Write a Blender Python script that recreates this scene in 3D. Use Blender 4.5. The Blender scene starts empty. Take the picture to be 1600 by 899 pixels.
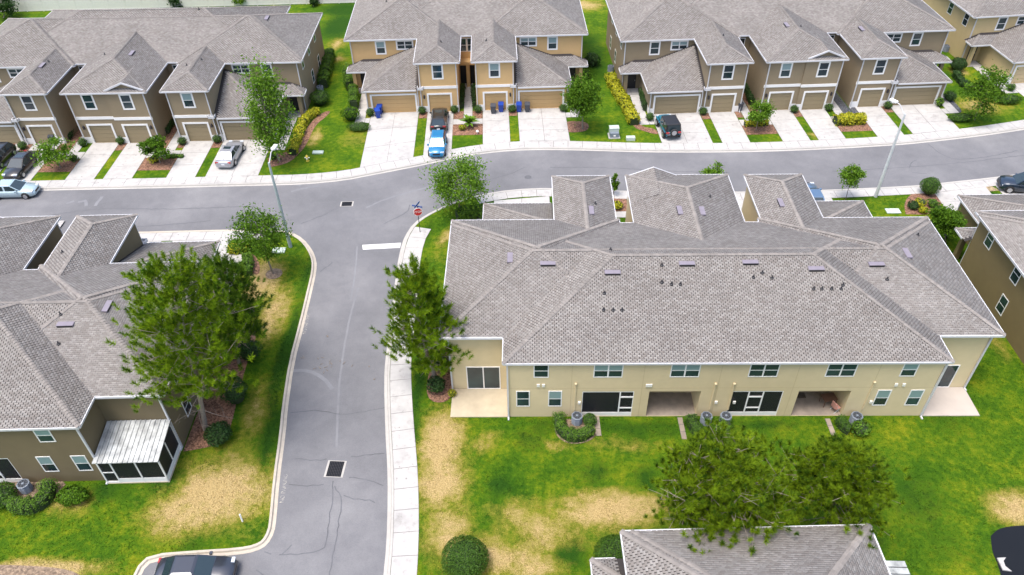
import bpy, math, random
import numpy as np
from mathutils import Vector
from mathutils.geometry import delaunay_2d_cdt
random.seed(7); RNG = np.random.default_rng(11)
R = math.radians
S = bpy.context.scene
COL = S.collection

# ---------------------------------------------------------------- camera, sky, sun, exposure
CH, CF, CPITCH, CROLL, CYAW = 44.0, 1214.04, 0.72275, -0.01955, -0.02152
def cam_axes():
    c, s = math.cos(CPITCH), math.sin(CPITCH)
    r, u, f = np.array([1., 0, 0]), np.array([0, s, c]), np.array([0, c, -s])
    cr, sr = math.cos(CROLL), math.sin(CROLL)
    M = np.array([r*cr+u*sr, -r*sr+u*cr, f])
    cy, sy = math.cos(CYAW), math.sin(CYAW)
    return M @ np.array([[cy, -sy, 0], [sy, cy, 0], [0, 0, 1]])
CM = cam_axes()
cam = bpy.data.cameras.new('camera'); cob = bpy.data.objects.new('camera', cam); COL.objects.link(cob)
from mathutils import Matrix
rot = Matrix([list(CM[0]), list(CM[1]), list(-CM[2])]).transposed().to_4x4()
cob.matrix_world = Matrix.Translation((0, 0, CH)) @ rot
cam.sensor_width = 36; cam.lens = CF/1600*36; cam.clip_end = 2000; cam.clip_start = 1
S.camera = cob
SUN_EL, SUN_AZ = R(73), R(232)          # high soft sun behind the viewer's left shoulder
w = bpy.data.worlds.new('World'); S.world = w; w.use_nodes = True
nt = w.node_tree; bg = nt.nodes['Background']; sky = nt.nodes.new('ShaderNodeTexSky')
sky.sky_type = 'NISHITA'; sky.sun_disc = False; sky.sun_elevation = SUN_EL; sky.sun_rotation = SUN_AZ
sky.dust_density = 4.0; sky.ozone_density = 0.6
nt.links.new(sky.outputs[0], bg.inputs[0]); bg.inputs[1].default_value = 0.15
sd = bpy.data.lights.new('sun', 'SUN'); sd.energy = 1.3; sd.angle = R(24); sd.color = (1, .97, .92)
so = bpy.data.objects.new('sun', sd); COL.objects.link(so)
sv = Vector((math.sin(SUN_AZ)*math.cos(SUN_EL), math.cos(SUN_AZ)*math.cos(SUN_EL), math.sin(SUN_EL)))
so.rotation_euler = sv.to_track_quat('Z', 'Y').to_euler(); so.location = (0, 0, 60)
S.view_settings.view_transform = 'Standard'; S.view_settings.look = 'None'
S.view_settings.exposure = 1.22; S.view_settings.gamma = 1

# survey helpers: turn a bearing measured in the photograph into a point of the ground (or of a level z / a plane y)
def ray(u, v): return CM.T @ np.array([(u-800)/CF, -(v-449.5)/CF, 1.0])
def at(u, v, z=0.0):
    d = ray(u, v); t = (z-CH)/d[2]; return (d[0]*t, d[1]*t)
def aty(u, v, y):
    d = ray(u, v); t = y/d[1]; return (d[0]*t, CH+d[2]*t)
def proj(p):
    p = np.asarray(p, float); a = (p-np.array([0, 0, CH])) @ CM.T
    return 800+CF*a[..., 0]/a[..., 2], 449.5-CF*a[..., 1]/a[..., 2]

# ---------------------------------------------------------------- materials
def newmat(name):
    m = bpy.data.materials.new(name); m.use_nodes = True
    return m, m.node_tree, m.node_tree.nodes['Principled BSDF']
def link(nt, a, b): nt.links.new(a, b)
def noise(nt, vec, scale, detail=4, rough=.6):
    n = nt.nodes.new('ShaderNodeTexNoise'); n.inputs['Scale'].default_value = scale
    n.inputs['Detail'].default_value = detail; n.inputs['Roughness'].default_value = rough
    if vec is not None: link(nt, vec, n.inputs['Vector'])
    return n.outputs['Fac']
def ramp(nt, fac, stops):
    r = nt.nodes.new('ShaderNodeValToRGB'); e = r.color_ramp.elements
    while len(e) < len(stops): e.new(.5)
    for k, (p, c) in enumerate(stops): e[k].position = p; e[k].color = (*c, 1)
    link(nt, fac, r.inputs[0]); return r.outputs[0]
def mix(nt, fac, a, b, kind='MIX'):
    n = nt.nodes.new('ShaderNodeMix'); n.data_type = 'RGBA'; n.blend_type = kind
    for s, v in ((n.inputs[0], fac), (n.inputs[6], a), (n.inputs[7], b)):
        if hasattr(v, 'links'): link(nt, v, s)
        elif isinstance(v, (int, float)): s.default_value = v
        else: s.default_value = (*v, 1)
    return n.outputs[2]
def math_(nt, op, a, b=None, c=None):
    n = nt.nodes.new('ShaderNodeMath'); n.operation = op
    for k, v in enumerate((a, b, c)):
        if v is None: continue
        if hasattr(v, 'links'): link(nt, v, n.inputs[k])
        else: n.inputs[k].default_value = v
    return n.outputs[0]
def coord(nt, kind):
    if kind == 'world': return nt.nodes.new('ShaderNodeNewGeometry').outputs['Position']
    return nt.nodes.new('ShaderNodeTexCoord').outputs['Object']
def bump(nt, bsdf, h, strength=.3, dist=.02):
    b = nt.nodes.new('ShaderNodeBump'); b.inputs['Strength'].default_value = strength; b.inputs['Distance'].default_value = dist
    link(nt, h, b.inputs['Height']); link(nt, b.outputs[0], bsdf.inputs['Normal'])
def simple(name, col, rough=.6, metal=0, var=.12, scale=3., big=.25, kind='obj', bmp=0, bscale=60, island=0, spec=.5, coat=0):
    m, nt, b = newmat(name); v = coord(nt, kind)
    n1 = noise(nt, v, scale, 6); n2 = noise(nt, v, big, 3)
    f = math_(nt, 'ADD', math_(nt, 'MULTIPLY', n1, .5), math_(nt, 'MULTIPLY', n2, .5))
    lo = tuple(max(0, c*(1-var*1.6)) for c in col); hi = tuple(min(1, c*(1+var*1.6)) for c in col)
    c = ramp(nt, f, [(.3, lo), (.7, hi)])
    if island:
        g = nt.nodes.new('ShaderNodeNewGeometry').outputs['Random Per Island']
        k = math_(nt, 'MULTIPLY_ADD', g, island*2, 1-island)
        cc = nt.nodes.new('ShaderNodeCombineColor')
        for i in range(3): link(nt, k, cc.inputs[i])
        c = mix(nt, 1.0, c, cc.outputs[0], 'MULTIPLY')
    link(nt, c, b.inputs['Base Color']); b.inputs['Roughness'].default_value = rough; b.inputs['Metallic'].default_value = metal
    b.inputs['Specular IOR Level'].default_value = spec; b.inputs['Coat Weight'].default_value = coat; b.inputs['Coat Roughness'].default_value = .05
    if bmp: bump(nt, b, noise(nt, v, bscale, 3), bmp)
    return m
M = {}
def leafmat(name, lo, hi, spec=.25, rough=.55, trans=.25):
    m, nt, b = newmat(name)
    g = nt.nodes.new('ShaderNodeNewGeometry').outputs['Random Per Island']
    n = noise(nt, coord(nt, 'obj'), .9, 3)
    f = math_(nt, 'ADD', math_(nt, 'MULTIPLY', g, .6), math_(nt, 'MULTIPLY', n, .45))
    c = ramp(nt, f, [(.15, lo), (.8, hi)])
    link(nt, c, b.inputs['Base Color']); b.inputs['Roughness'].default_value = rough; b.inputs['Specular IOR Level'].default_value = spec
    t = nt.nodes.new('ShaderNodeBsdfTranslucent'); link(nt, c, t.inputs[0])
    mx = nt.nodes.new('ShaderNodeMixShader'); mx.inputs[0].default_value = trans
    link(nt, b.outputs[0], mx.inputs[1]); link(nt, t.outputs[0], mx.inputs[2])
    link(nt, mx.outputs[0], nt.nodes['Material Output'].inputs[0]); return m

M['white'] = simple('white_paint', (.78, .77, .75), .45, var=.04)
M['fascia'] = simple('white_fascia', (.54, .54, .55), .4, var=.05)
M['beige'] = simple('beige_stucco', (.60, .495, .30), .85, var=.05, scale=1.2, bmp=.25)
M['peach'] = simple('peach_stucco', (.56, .37, .17), .85, var=.05, scale=1.2, bmp=.25)
M['taupe'] = simple('taupe_stucco', (.255, .2, .125), .85, var=.05, scale=1.2, bmp=.25)
M['olive'] = simple('olive_stucco', (.175, .13, .055), .85, var=.06, scale=1.2, bmp=.25)
M['brown'] = simple('brown_stucco', (.155, .12, .065), .85, var=.06, scale=1.2, bmp=.25)
M['cream'] = simple('cream_stucco', (.50, .385, .20), .85, var=.05, scale=1.2, bmp=.25)
for k, c in dict(beige=(.50, .40, .24), peach=(.47, .31, .14), taupe=(.27, .215, .125), brown=(.19, .15, .085), cream=(.5, .39, .22), olive=(.2, .15, .07)).items():
    M['door_'+k] = simple('garage_door_'+k, c, .6, var=.04)
M['glass'], nt, b = newmat('window_glass')
c = ramp(nt, noise(nt, coord(nt, 'world'), .5, 2), [(.35, (.012, .022, .03)), (.7, (.03, .06, .065))])
link(nt, c, b.inputs['Base Color']); b.inputs['Roughness'].default_value = .06; b.inputs['Specular IOR Level'].default_value = .7
M['blind'], nt, b = newmat('window_blind_glass')
wv = nt.nodes.new('ShaderNodeTexWave'); wv.bands_direction = 'Z'; wv.inputs['Scale'].default_value = 9
link(nt, coord(nt, 'obj'), wv.inputs['Vector'])
c = ramp(nt, wv.outputs['Fac'], [(.2, (.16, .25, .26)), (.8, (.27, .37, .37))])
link(nt, c, b.inputs['Base Color']); b.inputs['Roughness'].default_value = .3; b.inputs['Coat Weight'].default_value = .6
M['screen'] = simple('insect_screen', (.018, .019, .024), .5, var=.1)
M['screen'].node_tree.nodes['Principled BSDF'].inputs['Alpha'].default_value = .78
M['dark'] = simple('dark_metal', (.02, .02, .024), .5)
M['black'] = simple('black_plastic', (.015, .015, .017), .45)
M['vent'] = simple('plum_vent_metal', (.20, .178, .208), .5, var=.08)
M['lantern'] = simple('lantern_bronze', (.05, .045, .05), .4, metal=.5)
# roof shingle: one tab = one island
m, nt, b = newmat('asphalt_shingle'); M['shingle'] = m
g = nt.nodes.new('ShaderNodeNewGeometry').outputs['Random Per Island']
wpos = coord(nt, 'world')
c = ramp(nt, g, [(0, (.222, .201, .185)), (.3, (.25, .231, .215)), (.75, (.285, .267, .25)), (1, (.318, .30, .283))])
c = mix(nt, .35, c, ramp(nt, noise(nt, wpos, .35, 4), [(.35, (.62, .6, .6)), (.65, (1.0, .985, .97))]), 'MULTIPLY')
c = mix(nt, .5, c, ramp(nt, noise(nt, wpos, 45, 2), [(.3, (.6, .6, .6)), (.7, (1, 1, 1))]), 'MULTIPLY')
link(nt, c, b.inputs['Base Color']); b.inputs['Roughness'].default_value = .95; b.inputs['Specular IOR Level'].default_value = .2
M['deck'] = simple('roof_underlay', (.05, .045, .044), .95, var=.1, spec=.1)
M['cap'] = simple('ridge_cap_shingle', (.215, .197, .182), .95, var=.1, island=.12, spec=.2, kind='world', scale=30)
# ground surfaces
M['concrete'] = simple('pale_concrete', (.385, .375, .36), .9, var=.11, scale=1.6, big=.3, kind='world', island=.05, bmp=.15, bscale=40)
m = M['concrete']; nt = m.node_tree; b = nt.nodes['Principled BSDF']; src = b.inputs['Base Color'].links[0].from_socket; v = coord(nt, 'world')
st = ramp(nt, noise(nt, v, .9, 7, .7), [(.30, (.70, .69, .68)), (.46, (1, 1, 1))]); sp = ramp(nt, noise(nt, v, 3.2, 3, .5), [(.26, (.55, .54, .53)), (.34, (1, 1, 1))])
link(nt, mix(nt, 1.0, mix(nt, .8, src, st, 'MULTIPLY'), sp, 'MULTIPLY'), b.inputs['Base Color'])
M['kerb'] = simple('kerb_concrete', (.375, .36, .335), .9, var=.08, scale=4, big=.3, kind='world')
M['kerb_cream'] = simple('cream_painted_kerb', (.42, .375, .31), .85, var=.12, scale=3, big=.5, kind='world')
M['patio'] = simple('patio_concrete', (.41, .35, .25), .85, var=.1, scale=1.5, big=.5, kind='world')
M['patio_pink'] = simple('pinkish_patio_concrete', (.42, .37, .325), .85, var=.05, scale=1.5, big=.5, kind='world')
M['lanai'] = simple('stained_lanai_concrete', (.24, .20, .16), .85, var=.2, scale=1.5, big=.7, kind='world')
M['joint'] = simple('joint_sand', (.13, .12, .11), .95, kind='world')
m, nt, b = newmat('worn_asphalt'); M['asphalt'] = m
v = coord(nt, 'world')
c = ramp(nt, noise(nt, v, .13, 6, .62), [(.32, (.128, .129, .137)), (.52, (.158, .158, .167)), (.7, (.205, .204, .21))])
c = mix(nt, .5, c, ramp(nt, noise(nt, v, 14, 3), [(.3, (.72, .72, .72)), (.7, (1.08, 1.08, 1.08))]), 'MULTIPLY')
c = mix(nt, .35, c, ramp(nt, noise(nt, v, 1.1, 5, .7), [(.35, (.78, .78, .79)), (.62, (1, 1, 1))]), 'MULTIPLY')
link(nt, c, b.inputs['Base Color']); b.inputs['Roughness'].default_value = .85; bump(nt, b, noise(nt, v, 50, 2), .2)
M['crack'] = simple('tar_crack', (.105, .107, .117), .9, kind='world', var=.2)
M['seam'] = simple('pale_road_seam', (.172, .175, .187), .9, kind='world', var=.1)
M['grass'], nt, b = newmat('lawn_grass')
v = coord(nt, 'world')
a1 = nt.nodes.new('ShaderNodeAttribute'); a1.attribute_name = 'dry'
a2 = nt.nodes.new('ShaderNodeAttribute'); a2.attribute_name = 'lush_shade'  # mask for dark green growth plus some painted hedge shadow
n1 = noise(nt, v, .28, 5, .65); n2 = noise(nt, v, 2.2, 5, .7); n3 = noise(nt, v, 16, 4, .75)
n4 = noise(nt, v, .75, 5, .7)
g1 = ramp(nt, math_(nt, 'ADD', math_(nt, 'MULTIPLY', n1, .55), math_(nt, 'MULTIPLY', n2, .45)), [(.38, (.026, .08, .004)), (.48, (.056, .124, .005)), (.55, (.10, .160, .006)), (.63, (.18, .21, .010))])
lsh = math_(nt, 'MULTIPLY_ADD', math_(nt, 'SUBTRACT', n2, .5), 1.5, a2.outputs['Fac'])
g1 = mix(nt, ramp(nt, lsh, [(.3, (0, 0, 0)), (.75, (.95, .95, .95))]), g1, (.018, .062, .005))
wob = math_(nt, 'ADD', math_(nt, 'MULTIPLY', math_(nt, 'SUBTRACT', n4, .5), 1.9), math_(nt, 'ADD', math_(nt, 'MULTIPLY', math_(nt, 'SUBTRACT', n2, .5), 1.4), math_(nt, 'MULTIPLY', math_(nt, 'SUBTRACT', n3, .5), .9)))
dn = math_(nt, 'MULTIPLY_ADD', wob, math_(nt, 'MULTIPLY_ADD', a1.outputs['Fac'], .75, .17), a1.outputs['Fac'])
dry = ramp(nt, n3, [(.3, (.30, .215, .085)), (.7, (.50, .385, .195))])
g1 = mix(nt, ramp(nt, dn, [(.13, (0, 0, 0)), (.42, (.9, .9, .9))]), g1, (.22, .20, .03))
g1 = mix(nt, ramp(nt, dn, [(.34, (0, 0, 0)), (.8, (1, 1, 1))]), g1, dry)
g1 = mix(nt, .8, g1, ramp(nt, n3, [(.28, (.5, .52, .45)), (.7, (1.18, 1.15, 1.1))]), 'MULTIPLY')
link(nt, g1, b.inputs['Base Color']); b.inputs['Roughness'].default_value = .95; b.inputs['Specular IOR Level'].default_value = .1
bump(nt, b, n3, .6, .08)
def mulchmat(name, a, bcol):
    m, nt, b = newmat(name); v = coord(nt, 'world')
    vo = nt.nodes.new('ShaderNodeTexVoronoi'); vo.inputs['Scale'].default_value = 9; link(nt, v, vo.inputs['Vector'])
    sp = nt.nodes.new('ShaderNodeSeparateColor'); link(nt, vo.outputs['Color'], sp.inputs[0])
    c = ramp(nt, sp.outputs[0], [(0, a), (1, bcol)])
    link(nt, c, b.inputs['Base Color']); b.inputs['Roughness'].default_value = .95; bump(nt, b, sp.outputs[1], .8, .06); return m
M['mulch'] = mulchmat('red_bark_mulch', (.085, .042, .024), (.31, .165, .105))
M['slate'] = mulchmat('dark_stone_mulch', (.03, .032, .04), (.11, .115, .13))
M['soil'] = mulchmat('bare_soil', (.12, .085, .06), (.3, .22, .15))
M['sand'] = mulchmat('sandy_bank', (.16, .12, .07), (.42, .33, .19))
M['water'], nt, b = newmat('pond_water')
b.inputs['Base Color'].default_value = (.01, .011, .013, 1); b.inputs['Roughness'].default_value = .12; b.inputs['Specular IOR Level'].default_value = .22
bump(nt, b, noise(nt, coord(nt, 'world'), 3, 3), .05)
M['bark'] = simple('grey_bark', (.23, .19, .155), .9, var=.3, scale=8, bmp=.5, bscale=30)
M['leaf'] = leafmat('tree_leaf', (.030, .085, .006), (.115, .225, .014), spec=.12, trans=.3)
M['leaf_light'] = leafmat('light_tree_leaf', (.045, .125, .008), (.16, .29, .022), spec=.12, trans=.3)
M['leaf_dark'] = leafmat('dark_shrub_leaf', (.012, .04, .008), (.05, .11, .022))
M['shrub'] = leafmat('clipped_shrub_leaf', (.022, .07, .007), (.085, .175, .018))
M['hedge'] = leafmat('bright_hedge_leaf', (.03, .09, .006), (.12, .23, .018))
M['croton'] = leafmat('yellow_hedge_leaf', (.13, .19, .008), (.50, .46, .02))
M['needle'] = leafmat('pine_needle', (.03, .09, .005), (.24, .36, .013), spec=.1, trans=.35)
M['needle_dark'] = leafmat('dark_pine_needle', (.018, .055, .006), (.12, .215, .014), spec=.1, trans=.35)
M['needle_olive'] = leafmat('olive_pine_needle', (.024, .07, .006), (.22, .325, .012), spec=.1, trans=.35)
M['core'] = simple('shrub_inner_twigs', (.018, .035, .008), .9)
M['tyre'] = simple('tyre_rubber', (.018, .018, .02), .8)
M['rim'] = simple('alloy_rim', (.45, .46, .48), .3, metal=.8)
M['lens'] = simple('headlight_lens', (.6, .65, .7), .1, coat=1)
M['tail'] = simple('tail_light_red', (.35, .015, .015), .2, coat=1)
M['carglass'], nt, b = newmat('car_glass')
b.inputs['Base Color'].default_value = (.02, .035, .042, 1); b.inputs['Roughness'].default_value = .04; b.inputs['Specular IOR Level'].default_value = .9
def paint(name, col, metal=.35):
    m = simple(name, col, .3, metal=metal, var=.03, coat=1); return m
M['p_black'] = paint('black_car_paint', (.012, .012, .014)); M['p_blue'] = paint('bright_blue_car_paint', (.01, .17, .36), .2)
M['p_teal'] = paint('teal_car_paint', (.012, .15, .22), .2); M['p_silver'] = paint('silver_car_paint', (.33, .34, .37))
M['p_ice'] = paint('pale_blue_car_paint', (.36, .47, .52), .2); M['p_navy'] = paint('navy_car_paint', (.015, .03, .055))
M['p_dark'] = paint('dusty_dark_car_paint', (.04, .045, .06)); M['p_steel'] = paint('steel_blue_car_paint', (.1, .17, .27))
M['bin_blue'] = simple('blue_bin_plastic', (.008, .045, .30), .4); M['bin_grey'] = simple('charcoal_bin_plastic', (.05, .055, .07), .5)
M['galv'] = simple('galvanised_steel', (.52, .54, .54), .5)
M['lamp_green'] = simple('pale_green_concrete_pole', (.33, .39, .38), .7)
M['utility'] = simple('pale_green_utility_box', (.45, .52, .45), .5)
M['ac'] = simple('grey_ac_metal', (.17, .2, .24), .5); M['red'] = simple('stop_sign_red', (.5, .015, .02), .4)
M['signblue'] = simple('street_sign_blue', (.01, .06, .25), .4); M['yellow'] = simple('hydrant_yellow', (.6, .45, .06), .5)
M['vinyl'] = simple('cream_vinyl', (.74, .72, .66), .5, var=.05); M['iron'] = simple('cast_iron_grate', (.012, .013, .017), .9, spec=.1)
M['terracotta'] = simple('terracotta', (.3, .12, .06), .8); M['wood'] = simple('brown_wood', (.12, .06, .035), .7)
M['cushion'] = simple('pink_cushion', (.5, .25, .2), .8); M['plate'] = simple('licence_plate', (.7, .7, .72), .5)
M['metalroof'] = simple('white_metal_roof', (.37, .385, .38), .45, var=.4, scale=1.2, big=1.6)
M['linen'] = simple('beige_roller_shade', (.30, .23, .19), .8)

# ---------------------------------------------------------------- mesh helpers
class MB:
    def __init__(s): s.v = []; s.f = []
    def add(s, vs, fs):
        n = len(s.v); s.v += [tuple(map(float, p)) for p in vs]; s.f += [tuple(i+n for i in f) for f in fs]; return s
    def quad(s, a, b, c, d): return s.add([a, b, c, d], [(0, 1, 2, 3)])
    def box(s, x0, x1, y0, y1, z0, z1):
        vs = [(x, y, z) for z in (z0, z1) for y in (y0, y1) for x in (x0, x1)]
        return s.add(vs, [(0, 2, 3, 1), (4, 5, 7, 6), (0, 1, 5, 4), (2, 6, 7, 3), (0, 4, 6, 2), (1, 3, 7, 5)])
    def prism(s, poly, z0, z1, bottom=False):
        n = len(poly); vs = [(x, y, z0) for x, y in poly]+[(x, y, z1) for x, y in poly]
        fs = [(i, (i+1) % n, n+(i+1) % n, n+i) for i in range(n)]+[tuple(range(n, 2*n))]
        if bottom: fs.append(tuple(range(n-1, -1, -1)))
        return s.add(vs, fs)
    def tube(s, p, q, r0, r1=None, n=8, cap=True):
        r1 = r0 if r1 is None else r1; p, q = Vector(p), Vector(q); d = (q-p)
        if d.length < 1e-6: return s
        d.normalize(); a = d.orthogonal().normalized(); b = d.cross(a)
        vs = [tuple(c+(a*math.cos(t)+b*math.sin(t))*r) for c, r in ((p, r0), (q, r1)) for t in [2*math.pi*k/n for k in range(n)]]
        fs = [(k, (k+1) % n, n+(k+1) % n, n+k) for k in range(n)]
        if cap: fs += [tuple(range(n-1, -1, -1)), tuple(range(n, 2*n))]
        return s.add(vs, fs)
    def lathe(s, prof, n=14, c=(0, 0, 0)):
        vs = [(c[0]+r*math.cos(2*math.pi*k/n), c[1]+r*math.sin(2*math.pi*k/n), c[2]+z) for r, z in prof for k in range(n)]
        fs = [(j*n+k, j*n+(k+1) % n, (j+1)*n+(k+1) % n, (j+1)*n+k) for j in range(len(prof)-1) for k in range(n)]
        fs += [tuple(range(n-1, -1, -1)), tuple(range((len(prof)-1)*n, len(prof)*n))]
        return s.add(vs, fs)
    def mesh(s, name, mat, smooth=False):
        me = bpy.data.meshes.new(name); me.from_pydata(s.v, [], s.f)
        for m in (mat if isinstance(mat, (list, tuple)) else [mat]): me.materials.append(m)
        if smooth: me.polygons.foreach_set('use_smooth', [True]*len(me.polygons))
        me.update(); return me
    def build(s, name, mat, parent=None, smooth=False): return ob(name, s.mesh(name, mat, smooth), parent)
def ob(name, me, parent=None, loc=(0, 0, 0), rz=0):
    o = bpy.data.objects.new(name, me); COL.objects.link(o); o.location = loc; o.rotation_euler = (0, 0, rz)
    if parent is not None: o.parent = parent
    return o
def tag(o, label, cat, group=None):
    o['label'] = label; o['category'] = cat
    if group: o['group'] = group
    return o
def thing(name, label, cat, loc=(0, 0, 0), rz=0, group=None): return tag(ob(name, None, None, loc, rz), label, cat, group)
def struct(o): o['kind'] = 'structure'; return o
def stuff(o): o['kind'] = 'stuff'; return o
def npmesh(name, V, F, mat, smooth=False):      # V (n,3), F (m,k)
    me = bpy.data.meshes.new(name); n, (m, k) = len(V), F.shape
    me.vertices.add(n); me.vertices.foreach_set('co', np.asarray(V, np.float32).ravel())
    me.loops.add(m*k); me.loops.foreach_set('vertex_index', F.astype(np.int32).ravel())
    me.polygons.add(m); me.polygons.foreach_set('loop_start', np.arange(0, m*k, k, dtype=np.int32))
    me.materials.append(mat); me.update(calc_edges=True)
    if smooth: me.polygons.foreach_set('use_smooth', np.ones(m, bool))
    return me
def offset(pl, d):      # offset an open polyline to its left by d
    P = np.array(pl, float); T = np.diff(P, axis=0); T /= np.linalg.norm(T, axis=1)[:, None]
    N = np.stack([-T[:, 1], T[:, 0]], 1); out = []
    for i in range(len(P)):
        a = N[max(i-1, 0)]; b = N[min(i, len(N)-1)]; m = a+b; m /= np.linalg.norm(m)
        out.append(P[i]+m*d/max(.5, m@a))
    return [tuple(p) for p in out]
def resample(pl, step):
    P = np.array(pl, float); L = np.r_[0, np.cumsum(np.linalg.norm(np.diff(P, axis=0), axis=1))]
    n = max(1, int(round(L[-1]/step))); t = np.linspace(0, L[-1], n+1)
    return [tuple(p) for p in np.stack([np.interp(t, L, P[:, 0]), np.interp(t, L, P[:, 1])], 1)]
def smooth_pl(pl, it=2):
    P = np.array(pl, float)
    for _ in range(it):
        Q = [P[0]]
        for a, b in zip(P[:-1], P[1:]): Q += [a*.75+b*.25, a*.25+b*.75]
        Q.append(P[-1]); P = np.array(Q)
    return [tuple(p) for p in P]
def inside(poly, x, y):
    poly = np.array(poly); x = np.asarray(x); y = np.asarray(y); r = np.zeros(x.shape, bool); j = len(poly)-1
    for i in range(len(poly)):
        xi, yi = poly[i]; xj, yj = poly[j]
        if yi != yj:
            r ^= ((yi > y) != (yj > y)) & (x < (xj-xi)*(y-yi)/(yj-yi)+xi)
        j = i
    return r

# ---------------------------------------------------------------- the setting: roads, kerbs, lawns, pavements
RZ = -.12
px = lambda pts, z=0.: [at(u, v, z) for u, v in pts]
north = smooth_pl(px([(-420, 318), (-60, 302), (62, 298.5), (150, 296.5), (250, 294.5), (400, 290.7), (475, 289), (540, 282.5), (575, 275.5), (625, 266), (670, 256.8), (702, 249.6), (750, 241), (800, 236), (850, 234.5), (925, 236), (1000, 238.5), (1100, 239), (1200, 237.5), (1300, 233.5), (1400, 227.5), (1437, 224.3), (1525, 214.5), (1600, 203.5), (1760, 178)], RZ), 1)
se = smooth_pl(px([(1760, 248), (1600, 271), (1550, 277.5), (1465, 286.5), (1437, 290), (1282, 297.5), (1145, 300), (975, 299), (860, 293.5), (800, 296), (750, 304), (715, 314), (690, 323.7), (665, 336), (645, 350), (632, 370), (626, 388), (620, 417), (607, 527), (602, 562), (600, 595), (602, 675), (605, 724), (606, 774), (604, 849), (599, 899), (594, 960), (588, 1040)], RZ), 1)
sw = smooth_pl(px([(205, 1040), (212, 930), (222, 893), (238, 877), (300, 872), (372, 867.5), (400, 862), (418, 852), (429, 832), (432, 811), (437, 749), (447, 674), (449.5, 640), (460, 567), (475, 510), (489, 450), (494.5, 425), (495, 408), (488, 390), (474, 373), (455, 362.5), (420, 358.5), (362, 358.7), (210, 362.5), (87, 366), (-60, 371), (-420, 388)], RZ), 1)
road_poly = north+se+sw
bm = MB(); bm.v = [(x, y, RZ) for x, y in road_poly]
# triangulate road by CDT, so the outline may be concave
def fill(poly, z, extra=()):
    vs = [Vector(p) for p in poly]+[Vector(p) for p in extra]; n = len(poly)
    r = delaunay_2d_cdt(vs, [(i, (i+1) % n) for i in range(n)], [], 0, 1e-4)
    V = [(p.x, p.y, z) for p in r[0]]; F = np.array(r[2])
    c = np.array(V)[F].mean(1); k = inside(poly, c[:, 0], c[:, 1]); return np.array(V), F[k]
V, F = fill(road_poly, RZ)
road = struct(ob('street', npmesh('street', V, F, M['asphalt'])))
road['label'] = 'worn grey asphalt street with a side street'
# lawn: everything else, with the road cut out
gx, gy = np.meshgrid(np.arange(-80, 86, 1.0), np.arange(10, 126, 1.0))
pts = np.stack([gx.ravel()+RNG.uniform(-.2, .2, gx.size), gy.ravel()+RNG.uniform(-.2, .2, gx.size)], 1)
kerb_n = offset(north, .42); kerb_se = offset(se, .42); kerb_sw = offset(sw, .42)
hole = offset(north, .36)+offset(se, .36)+offset(sw, .36)
keep = ~inside(hole, pts[:, 0], pts[:, 1]); pts = pts[keep]
far = [(-700, -300), (0, -300), (700, -300), (700, 100), (700, 900), (0, 900), (-700, 900), (-700, 100)]
vs = [Vector(p) for p in hole]+[Vector(p) for p in pts]+[Vector(p) for p in far]; n = len(hole)
r = delaunay_2d_cdt(vs, [(i, (i+1) % n) for i in range(n)], [], 0, 1e-4)
V = np.array([(p.x, p.y, 0) for p in r[0]]); F = np.array(r[2]); c = V[F].mean(1); F = F[~inside(hole, c[:, 0], c[:, 1])]
nz = RNG.uniform(-.012, .012, len(V)); V[:, 2] = np.where(np.abs(V[:, 0]) < 80, nz, 0)-.012
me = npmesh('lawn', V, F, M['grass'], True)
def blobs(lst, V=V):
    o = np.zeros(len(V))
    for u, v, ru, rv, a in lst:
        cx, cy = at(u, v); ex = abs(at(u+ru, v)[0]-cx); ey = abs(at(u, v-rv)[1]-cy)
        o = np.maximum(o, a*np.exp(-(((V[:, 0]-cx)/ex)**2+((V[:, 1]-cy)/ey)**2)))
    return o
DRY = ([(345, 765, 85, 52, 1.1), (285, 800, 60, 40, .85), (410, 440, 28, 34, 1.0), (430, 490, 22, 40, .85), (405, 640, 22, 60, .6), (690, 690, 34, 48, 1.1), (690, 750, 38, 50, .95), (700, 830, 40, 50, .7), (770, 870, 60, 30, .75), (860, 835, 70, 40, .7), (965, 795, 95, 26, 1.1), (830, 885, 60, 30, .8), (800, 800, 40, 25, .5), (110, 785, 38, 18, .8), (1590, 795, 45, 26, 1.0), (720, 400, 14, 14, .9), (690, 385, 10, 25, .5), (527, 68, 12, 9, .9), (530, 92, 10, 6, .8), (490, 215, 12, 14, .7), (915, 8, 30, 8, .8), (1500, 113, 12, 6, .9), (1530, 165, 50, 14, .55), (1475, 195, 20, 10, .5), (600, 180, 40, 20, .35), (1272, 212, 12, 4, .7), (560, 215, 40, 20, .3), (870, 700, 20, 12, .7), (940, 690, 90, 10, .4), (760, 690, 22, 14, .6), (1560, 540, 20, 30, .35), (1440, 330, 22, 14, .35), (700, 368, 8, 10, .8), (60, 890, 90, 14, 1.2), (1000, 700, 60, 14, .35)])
dry = blobs(DRY)
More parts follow.
